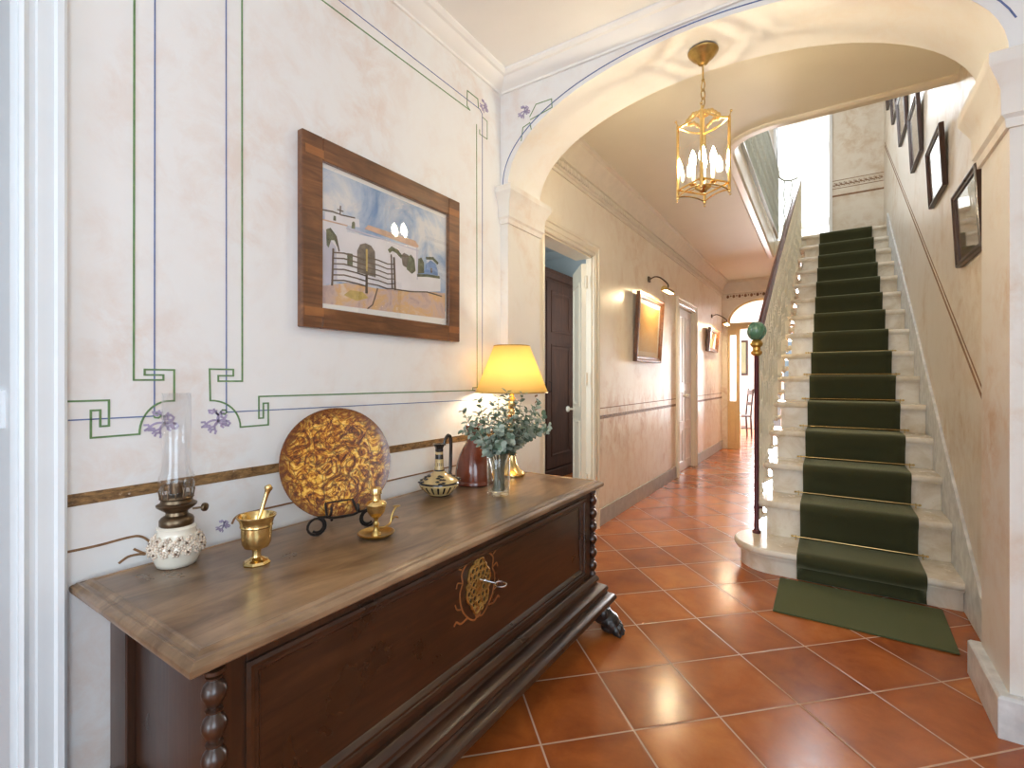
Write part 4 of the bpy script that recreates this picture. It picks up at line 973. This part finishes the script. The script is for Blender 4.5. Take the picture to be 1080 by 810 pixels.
# ------------------------------------------------------------------ pictures
def poly_x(w, pts, x, th_, m): w.prism(pts, 'x', x, x + th_, m)
def painting():
    p = thing('framed_watercolour', 'large watercolour of a white house and gate in a broad brown wooden frame', 'painting', (XL, 1.44, 1.735))
    y0, y1, z0, z1 = 1.012, 1.876, 1.386, 2.084; iy0, iy1, iz0, iz1 = 1.096, 1.795, 1.462, 2.001
    w = MB(); d0, d1 = XL + .001, XL + .032
    w.box(d0, d1, y0, iy0, z0, z1); w.box(d0, d1, iy1, y1, z0, z1); w.box(d0, d1 - .0006, iy0, iy1, iz1, z1); w.box(d0, d1 - .0006, iy0, iy1, z0, iz0)
    fr = w.build('frame', 'frame_wood', p, world=True, smooth=0, bevel=.004)
    for (a, b, c, d) in ((y0 + .012, iy0 + .002, 2.005, 2.035), (y0 + .010, iy0 + .002, 1.428, 1.459), (iy1 - .001, y1 - .006, 2.004, 2.036), (iy1 - .001, y1 - .006, 1.428, 1.459)):
        tag(MB().box(d1 - .002, d1 + .0015, a, b, c, d).build('corner_inlay', 'inlay_wood', fr, world=True, smooth=0), 'lighter wood strip let into the frame')
    x = XL + .012
    mats = ['mountboard', sky_wash(), simple('wash_white', (.78, .77, .80), .7, vary=.06, nscale=9), simple('wash_roof', (.66, .44, .32), .7, vary=.2, nscale=20), simple('wash_door', (.20, .17, .14), .7, vary=.4, nscale=40), ground_wash(), simple('wash_brown_line', (.12, .085, .06), .7), simple('wash_lavender', (.58, .58, .68), .7, vary=.12, nscale=12), simple('wash_green', (.15, .17, .10), .7, vary=.5, nscale=50), simple('wash_ultramarine', (.22, .34, .58), .7, vary=.2, nscale=30), simple('wash_yellow', (.60, .44, .14), .7, vary=.2, nscale=30)]
    w = MB(); w.box(XL + .002, x, iy0 - .01, iy1 + .01, iz0 - .01, iz1 + .01, 0)
    L = .0003
    def lay(pts, m, k): poly_x(w, pts, x, L * k, m)
    def line(pts, wd, m, k): ribbon(w, pts, wd, 'x', x, m, L * k)
    lay([(1.104, 1.512), (1.790, 1.53), (1.790, 1.984), (1.104, 1.984)], 1, 1)
    lay([(1.104, 1.481), (1.786, 1.495), (1.788, 1.62), (1.60, 1.60), (1.36, 1.575), (1.22, 1.575), (1.104, 1.545)], 5, 2)
    lay([(1.104, 1.545), (1.104, 1.790), (1.214, 1.796), (1.214, 1.772), (1.601, 1.800), (1.601, 1.63), (1.47, 1.59), (1.30, 1.582), (1.15, 1.57)], 2, 3)
    lay([(1.116, 1.785), (1.118, 1.822), (1.170, 1.826), (1.176, 1.842), (1.19, 1.842), (1.196, 1.828), (1.272, 1.836), (1.276, 1.805)], 2, 4)
    lay([(1.104, 1.545), (1.104, 1.762), (1.165, 1.70), (1.17, 1.575)], 7, 4)
    line([(1.104, 1.826), (1.15, 1.832), (1.19, 1.830), (1.25, 1.836)], .005, 6, 6); line([(1.183, 1.83), (1.185, 1.862)], .005, 6, 6); line([(1.172, 1.846), (1.196, 1.846)], .004, 6, 6)
    lay([(1.236, 1.792), (1.252, 1.793), (1.252, 1.815), (1.246, 1.822), (1.238, 1.815)], 8, 6); lay([(1.152, 1.80), (1.164, 1.80), (1.164, 1.818), (1.154, 1.818)], 8, 6)
    lay([(1.30, 1.806), (1.318, 1.826), (1.584, 1.826), (1.606, 1.806), (1.598, 1.796), (1.45, 1.80)], 3, 5)
    line([(1.214, 1.786), (1.40, 1.788), (1.603, 1.785)], .006, 7, 6); line([(1.104, 1.79), (1.214, 1.796)], .005, 3, 6)
    lay([(1.263, 1.625), (1.263, 1.710), (1.278, 1.738), (1.304, 1.749), (1.332, 1.745), (1.352, 1.725), (1.356, 1.620)], 4, 6)
    lay([(1.216, 1.644), (1.241, 1.646), (1.241, 1.692), (1.216, 1.690)], 8, 6)
    lay([(1.498, 1.70), (1.498, 1.742), (1.515, 1.756), (1.540, 1.752), (1.556, 1.725), (1.556, 1.69)], 4, 5)
    lay([(1.462, 1.590), (1.462, 1.722), (1.478, 1.734), (1.498, 1.735), (1.506, 1.70), (1.58, 1.672), (1.64, 1.684), (1.752, 1.682), (1.752, 1.622), (1.62, 1.60)], 2, 7)
    lay([(1.53, 1.686), (1.54, 1.745), (1.556, 1.757), (1.578, 1.74), (1.585, 1.69), (1.562, 1.672)], 8, 8); lay([(1.600, 1.680), (1.604, 1.748), (1.622, 1.758), (1.638, 1.738), (1.64, 1.69)], 8, 8)
    lay([(1.645, 1.692), (1.655, 1.735), (1.683, 1.758), (1.716, 1.748), (1.733, 1.72), (1.733, 1.695)], 9, 8); line([(1.66, 1.763), (1.70, 1.77), (1.73, 1.755)], .012, 8, 9); line([(1.60, 1.672), (1.66, 1.682), (1.74, 1.688)], .012, 8, 9)
    lay([(1.682, 1.70), (1.694, 1.70), (1.694, 1.722), (1.682, 1.722)], 4, 9)
    line([(1.594, 1.795), (1.596, 1.655)], .007, 7, 8)
    lay([(1.124, 1.700), (1.122, 1.758), (1.140, 1.768), (1.165, 1.745), (1.172, 1.702), (1.158, 1.726), (1.142, 1.722), (1.132, 1.692)], 8, 8); line([(1.165, 1.74), (1.178, 1.69)], .005, 6, 9)
    for k in range(6):
        za = 1.690 - k * .021
        line([(1.152, za - .012), (1.20, za - .004), (1.262, za - .006), (1.309, za - .010)], .005, 6, 10); line([(1.316, za + .004), (1.37, za + .004), (1.42, za - .002), (1.455, za + .004)], .0045, 6, 10)
    line([(1.152, 1.69), (1.147, 1.556)], .007, 6, 11); line([(1.309, 1.64), (1.309, 1.552)], .010, 6, 11); line([(1.309, 1.722), (1.309, 1.64)], .008, 10, 12); line([(1.456, 1.72), (1.462, 1.588)], .009, 6, 11); line([(1.44, 1.73), (1.446, 1.588)], .006, 6, 11); line([(1.432, 1.748), (1.445, 1.758), (1.475, 1.752), (1.494, 1.738)], .016, 8, 11)
    line([(1.316, 1.487), (1.34, 1.505), (1.352, 1.535), (1.366, 1.575)], .005, 6, 5); line([(1.47, 1.588), (1.56, 1.592), (1.66, 1.606), (1.76, 1.60)], .005, 6, 8)
    lay([(1.20, 1.525), (1.26, 1.51), (1.32, 1.53), (1.29, 1.55), (1.23, 1.548)], 10, 3)
    w.build('painting_sheet', mats, p, world=True, smooth=0)
    MB().box(XL + .0265, XL + .0275, iy0 - .005, iy1 + .005, iz0 - .005, iz1 + .005).build('glass', 'picglass', p, world=True, smooth=0)
painting()
def framed(name, label, y0, y1, z0, z1, x, sgn, fw, fm, pm, mount=0, lean=0, th_=.025, group=None, cat='picture'):
    """picture hung on an x-plane wall; sgn = direction it faces; lean tips its top off the wall"""
    t = thing(name, label, cat, (x, (y0 + y1) / 2, z0), 0, group); hw, h = (y1 - y0) / 2, z1 - z0
    s_ = lambda a, b: tuple(sorted((sgn * a, sgn * b)))
    rot = (0, sgn * lean, 0)
    w = MB()
    prof = [(0, .001), (0, th_ * .8), (.004, th_), (fw * .35, th_), (fw * .55, th_ * .75), (fw * .9, th_ * .7), (fw, th_ * .55), (fw, .001)]
    w.sweep([(-hw, 0), (hw, 0), (hw, h), (-hw, h)], prof, (lambda a, b, d: (sgn * d, a, b)), closed=True, side=1)
    w.build('frame', fm, t, smooth=25, rot=rot)
    w = MB(); a, b = s_(.002, th_ * .3)
    w.box(a, b, -hw + fw * .8, hw - fw * .8, fw * .8, h - fw * .8, 0)
    if mount:
        a, b = s_(th_ * .3, th_ * .3 + .001); w.box(a, b, -hw + fw + mount, hw - fw - mount, fw + mount, h - fw - mount, 1); w.build('picture_sheet', ['mountboard', pm], t, smooth=0, rot=rot)
    else: w.build('picture_sheet', pm, t, smooth=0, rot=rot)
    a, b = s_(th_ * .45, th_ * .5); MB().box(a, b, -hw + fw * .9, hw - fw * .9, fw * .9, h - fw * .9).build('glass', 'picglass', t, smooth=0, rot=rot)
    return t
framed('framed_picture', 'brown framed landscape lit by the picture lamp between the two hall doors', 4.50, 5.30, 1.375, 2.045, XL, 1, .055, 'frame_wood', picture_mat('landscape_wash', (.72, .42, .14), (.78, .62, .42), (.66, .68, .74), 6), .05, .055, .04)
framed('framed_picture', 'small brown framed picture under the hall lamp beside the end arch', 7.72, 8.42, 1.63, 1.99, XL, 1, .06, 'frame_wood', picture_mat('ochre_wash', (.75, .45, .16), (.75, .56, .32), (.55, .42, .26), 6), 0, .09, .05)
stairpics = [(2.99, 3.50, 1.80, 2.185, 'nearest the arch pier, lowest of the row'), (3.86, 4.36, 2.37, 2.755, 'second up from the arch pier'), (4.77, 5.27, 2.94, 3.40, 'third up from the arch pier'), (5.62, 6.14, 3.51, 3.95, 'fourth up, half hidden by the ceiling edge'), (6.42, 6.80, 4.02, 4.40, 'fifth up, near the top of the stairs'), (7.05, 7.40, 4.46, 4.82, 'highest and farthest of the row')]
pm1 = picture_mat('sepia_print', (.42, .40, .36), (.20, .16, .12), (.13, .10, .07), 14)
for i, (a, b, c, d, tx) in enumerate(stairpics):
    framed('stair_picture', 'dark framed print on the stair wall, ' + tx, a, b, c, d, XR, -1, .03, 'darkframe', pm1, .0 if i == 0 else .035, .05, .028, 'framed prints climbing the stair wall')
# picture lamps
def picture_lamp(y, z, reach, label):
    t = thing('picture_lamp', label, 'picture lamp', (XL, y, z), 0, 'brass lamps over the hall pictures')
    w = MB(); w.box(.001, .018, -.028, .028, -.028, .028); w.build('wall_plate', 'bronze', t, smooth=0, bevel=.004)
    w = MB(); w.tube(spline([(.016, 0, 0), (.07, 0, .02), (.13, 0, .0), (reach, 0, -.07), (reach, 0, -.12)], 6), .007, 8); w.build('arm', 'bronze', t, smooth=60)
    w = MB(); R = .032; hl = .13; ar_ = [k * PI / 12 for k in range(-3, 13)]
    prof = [(R * math.cos(a), R * math.sin(a)) for a in ar_] + [((R - .002) * math.cos(a), (R - .002) * math.sin(a)) for a in ar_[::-1]]
    mt_ = Matrix.Translation((reach, 0, -.14)) @ Matrix.Rotation(-.35, 4, 'Y')
    w.prism(prof, 'y', -hl, hl, mat=mt_)
    for s_ in (-1, 1): w.prism([(R * math.cos(a), R * math.sin(a)) for a in ar_], 'y', s_ * hl - .002, s_ * hl + .002, mat=mt_)
    w.build('reflector', 'oldbrass', t, smooth=50)
    w = MB(); w.tube([(reach, -.10, -.146), (reach, .10, -.146)], .009, 10); w.build('tube_bulb', 'bulb_tube', t, smooth=60)
    return t
picture_lamp(4.97, 2.235, .20, 'brass picture lamp curving over the large lit hall picture')
picture_lamp(8.15, 2.20, .22, 'brass picture lamp over the small picture by the end arch')

# ------------------------------------------------------------------ hanging lantern
LC = V((-.515, 2.46, 0))
ln = thing('hanging_lantern', 'square brass and glass lantern with candle bulbs hanging from the arch', 'lantern', (LC.x, LC.y, 2.08), 0.78 + .15)
Z0 = 2.08; zt = APX - Z0 - .004
w = MB(); w.lathe([(0, zt), (.066, zt), (.070, zt - .006), (.066, zt - .014), (.060, zt - .018), (.056, zt - .026), (.042, zt - .040), (.028, zt - .050), (.022, zt - .062), (.012, zt - .068), (0, zt - .07)], 32); w.build('ceiling_rose', 'oldbrass', ln, smooth=40)
w = MB(); w.tube([(0, 0, zt - .068), (0, 0, zt - .135)], .004, 8); w.ell((0, 0, zt - .14), .008)
zc = zt - .15; k = 0
while zc - .040 * k > .440:
    a = zc - .040 * k - .018
    w.tube([(.011 * math.cos(b) * (1 if k % 2 else 0), .011 * math.cos(b) * (0 if k % 2 else 1), a + .025 * math.sin(b)) for b in [2 * PI * q / 14 for q in range(15)]], .003, 6); k += 1
w.tube([(0, 0, .40), (0, 0, .445)], .004, 8)
w.build('chain', 'oldbrass', ln, smooth=60)
hs = .082
w = MB()
for sx in (-1, 1):
    for sy in (-1, 1):
        x, y = sx * hs, sy * hs
        w.box(x - .005, x + .005, y - .005, y + .005, .02, .368)
        w.ell((x, y, .012), (.008, .008, .010)); w.ell((x * 1.03, y * 1.03, -.004), .0055); w.tube([(x, y, .365), (x * 1.06, y * 1.06, .385)], .003, 6); w.ell((x * 1.07, y * 1.07, .39), .0065)
for z, t_ in ((.362, .007), (.052, .007), (.018, .006)):
    for s_ in (-1, 1):
        for ax_ in (0, 1):
            pts = []
            for q in range(9):
                u = -1 + q / 4; bow = -.010 * (1 - u * u) if z > .3 else (.012 * (1 - u * u) if z < .03 else 0)
                pts.append((u * hs, s_ * hs, z + bow) if ax_ == 0 else (s_ * hs, u * hs, z + bow))
            w.tube(pts, t_ * .7, 6)
w.build('frame', 'brass', ln, smooth=50)
w = MB()
for sx in (-1, 1):
    for sy in (-1, 1): w.tube(spline([(sx * hs, sy * hs, .362), (sx * hs * .65, sy * hs * .65, .372), (sx * hs * .4, sy * hs * .4, .402), (0, 0, .418)], 5), .005, 6)
for s_ in (-1, 1):
    for q in range(5):
        u = (-.8 + .4 * q) * hs * .6
        w.ell((u, s_ * hs * .75, .376 + .012 * (1 - abs(q - 2) / 2)), (.012, .004, .012)); w.ell((s_ * hs * .75, u, .376 + .012 * (1 - abs(q - 2) / 2)), (.004, .012, .012))
w.lathe([(.028, .396), (.03, .404), (.018, .412), (.010, .42)], 16); w.build('crown', 'brass', ln, smooth=50)
for k in range(4):
    a = k * PI / 2; g = MB(); g.box(-hs + .005, hs - .005, hs - .001, hs + .001, .056, .356, mat=Matrix.Rotation(a, 4, 'Z')); g.build('glass_pane', 'glass', ln, smooth=0)
w = MB(); w.lathe([(0, .02), (.012, .022), (.022, .034), (.036, .044), (.038, .050), (.03, .055), (0, .056)], 24)
for k in range(4):
    a = k * PI / 2 + PI / 4; w.tube([(.03 * math.cos(a), .03 * math.sin(a), .048), (.07 * math.cos(a), .07 * math.sin(a), .035), (.105 * math.cos(a), .105 * math.sin(a), .05)], .003, 6)
    w.tube([(.02 * math.cos(a), .02 * math.sin(a), .05), (.046 * math.cos(a), .046 * math.sin(a), .064)], .004, 6); w.lathe([(.008, .06), (.016, .066), (.016, .07), (.011, .074)], 14, Matrix.Translation((.046 * math.cos(a), .046 * math.sin(a), 0)))
w.build('candle_holder', 'brass', ln, smooth=50)
for k in range(4):
    a = k * PI / 2 + PI / 4; x, y = .046 * math.cos(a), .046 * math.sin(a)
    c = MB().lathe([(.0095, .072), (.0095, .150), (.007, .154)], 14, Matrix.Translation((x, y, 0))).build('candle', 'candle', ln, smooth=50)
    MB().lathe([(.007, .153), (.014, .172), (.016, .186), (.012, .206), (.006, .224), (.001, .236)], 14, Matrix.Translation((x, y, 0))).build('candle_bulb', 'bulb_candle', c, smooth=60)

# ------------------------------------------------------------------ side room and end room furniture
wd = thing('wardrobe', 'tall dark brown panelled wardrobe seen through the open hall door', 'wardrobe', (-3.05, 4.95, 0))
w = MB(); w.box(-3.34, -2.80, 4.2, 5.70, .10, 2.42); w.build('carcass', 'wardrobe', wd, world=True, smooth=0, bevel=.004)
w = MB(); w.sweep([(-3.34, 4.2), (-2.80, 4.2), (-2.80, 5.70), (-3.34, 5.70)], [(0, 2.40), (.02, 2.41), (.03, 2.44), (.05, 2.46), (.05, 2.50), (0, 2.50)], XY, side=-1); w.box(-3.34, -2.80, 4.2, 5.70, 2.42, 2.50); w.build('cornice', 'wardrobe', wd, world=True, smooth=30)
w = MB(); w.box(-3.34, -2.76, 4.16, 5.74, 0, .12); w.build('plinth', 'wardrobe', wd, world=True, smooth=0, bevel=.01)
for k in range(2):
    y0, y1 = 4.24 + k * .72, 4.94 + k * .72
    w = MB(); w.box(-2.80, -2.775, y0, y1, .14, 2.36)
    for (c, d) in ((.28, 1.62), (1.76, 2.26)):
        w.sweep([(y0 + .1, c), (y1 - .1, c), (y1 - .1, d), (y0 + .1, d)], [(0, 0), (0, .008), (.012, .012), (.03, .002), (.06, .006)], YZ(-2.775), closed=True, cap=False)
    dr = w.build('wardrobe_door', 'wardrobe', wd, world=True, smooth=30)
    h = MB(); yk = y1 - .05 if k == 0 else y0 + .05; h.tube([(-2.775, yk, 1.05), (-2.745, yk, 1.06), (-2.745, yk, 1.16), (-2.775, yk, 1.17)], .005, 6); h.build('handle', 'iron', dr, world=True)
ch = thing('wooden_chair', 'dark wooden chair standing in the bright room beyond the end arch', 'chair', (-1.60, 11.0, 0), -1.2)
w = MB(); w.box(-.21, .21, -.21, .21, .43, .455); w.build('seat', 'darkframe', ch, smooth=0, bevel=.01)
for sx in (-1, 1):
    MB().tube([(sx * .18, -.18, 0), (sx * .18, -.18, .43)], [.016, .022], 8).build('leg', 'darkframe', ch, smooth=50)
    MB().tube([(sx * .18, .21, 0), (sx * .18, .19, .43), (sx * .18, .24, 1.0)], .019, 8).build('leg', 'darkframe', ch, smooth=50)
w = MB(); w.box(-.18, .18, .215, .235, .88, .98); w.box(-.18, .18, .205, .225, .66, .73); w.build('backrest', 'darkframe', ch, smooth=0, bevel=.006)
w = MB()
for sx in (-1, 1): w.tube([(sx * .18, -.18, .2), (sx * .18, .20, .2)], .010, 6)
w.tube([(-.18, 0, .2), (.18, 0, .2)], .010, 6); w.build('stretcher', 'darkframe', ch, smooth=50)
fp = thing('framed_picture', 'tall dark framed picture on the white wall of the far room', 'picture', (-1.82, 13.0, 1.3))
w = MB(); w.sweep([(-.14, 0), (.14, 0), (.14, .85), (-.14, .85)], [(0, .001), (0, .03), (.02, .035), (.045, .02), (.045, .001)], lambda a, b, d: (a, -d, b), closed=True); w.build('frame', 'darkframe', fp, smooth=30)
MB().box(-.11, .11, -.012, -.002, .03, .82).build('picture_sheet', picture_mat('green_wash', (.35, .40, .25), (.50, .48, .30), (.25, .25, .14), 5), fp, smooth=0)

# ------------------------------------------------------------------ light
def area(name, loc, rot, sx, sy, power, col):
    l = bpy.data.lights.new(name, 'AREA'); l.shape = 'RECTANGLE'; l.size = sx; l.size_y = sy; l.energy = power; l.color = col
    o = bpy.data.objects.new(name, l); COL.objects.link(o); o.location = loc; o.rotation_euler = rot; return o
WARM = (1., .77, .45); DAY = (.73, .875, 1.)
area('daylight_entrance_door', (.1, -4.38, 1.4), (PI / 2, 0, 0), 2.0, 2.3, 70, DAY)
area('daylight_right_window', (1.43, -1.0, 1.58), (0, PI / 2, 0), 1.9, 1.6, 38, DAY)
area('daylight_end_window', (-.95, 12.95, 1.25), (-PI / 2, 0, 0), 1.0, 2.1, 210, (.95, .97, 1))
area('daylight_upper_window', (-.5, 9.6, 5.6), (0, 0, 0), 2.4, 1.6, 115, (.86, .93, 1))
area('upper_hall_fill', (-1.60, 4.8, 4.6), (0, -PI / 2, 0), 1.7, 1.7, 40, (.95, .97, 1))  # added lamp in the upper opening, brightens the stair wall
area('side_room_fill', (-1.95, 5.2, 1.7), (0, math.radians(70), 0), 1.5, .9, 7, (.90, .95, 1))  # added fill lamp out of view, lifts the wardrobe front
area('side_leaf_fill', (-2.6, 2.05, 1.6), (PI / 2, 0, 0), 1.0, 1.5, 15, (.84, .93, 1))  # added fill lamp before a solid wall, brightens the open door leaf
area('near_room_fill', (-2.6, -2.0, 1.5), (PI / 2, 0, 0), 1.0, 1.5, 3, DAY)  # small lamp added to light the closed next room
wld = bpy.data.worlds.new('sky'); S.world = wld; wld.use_nodes = True
nt = wld.node_tree; bg = nt.nodes['Background']
sk = nt.nodes.new('ShaderNodeTexSky'); sk.sky_type = 'HOSEK_WILKIE'; sk.sun_direction = (.3, .4, .86); sk.turbidity = 4
nt.links.new(sk.outputs[0], bg.inputs[0]); bg.inputs[1].default_value = 1.6

# ------------------------------------------------------------------ camera
cd = bpy.data.cameras.new('camera'); cam = bpy.data.objects.new('camera', cd); COL.objects.link(cam)
cd.sensor_width = 36; cd.lens = 36 * 510 / 1080; cd.shift_y = -5 / 1080; cd.clip_start = .02
cam.location = (0, 0, 1.2); cam.rotation_euler = (PI / 2, 0, math.atan(336 / 510)); S.camera = cam
S.view_settings.view_transform = 'Standard'; S.view_settings.look = 'None'; S.view_settings.gamma = 1; S.view_settings.use_curve_mapping = False
S.view_settings.exposure = 0.63
cy = S.cycles; cy.use_denoising = True; cy.max_bounces = 10; cy.diffuse_bounces = 6; cy.glossy_bounces = 5; cy.transparent_max_bounces = 16; cy.transmission_bounces = 6
cy.sample_clamp_indirect = 8; cy.caustics_reflective = False; cy.caustics_refractive = False
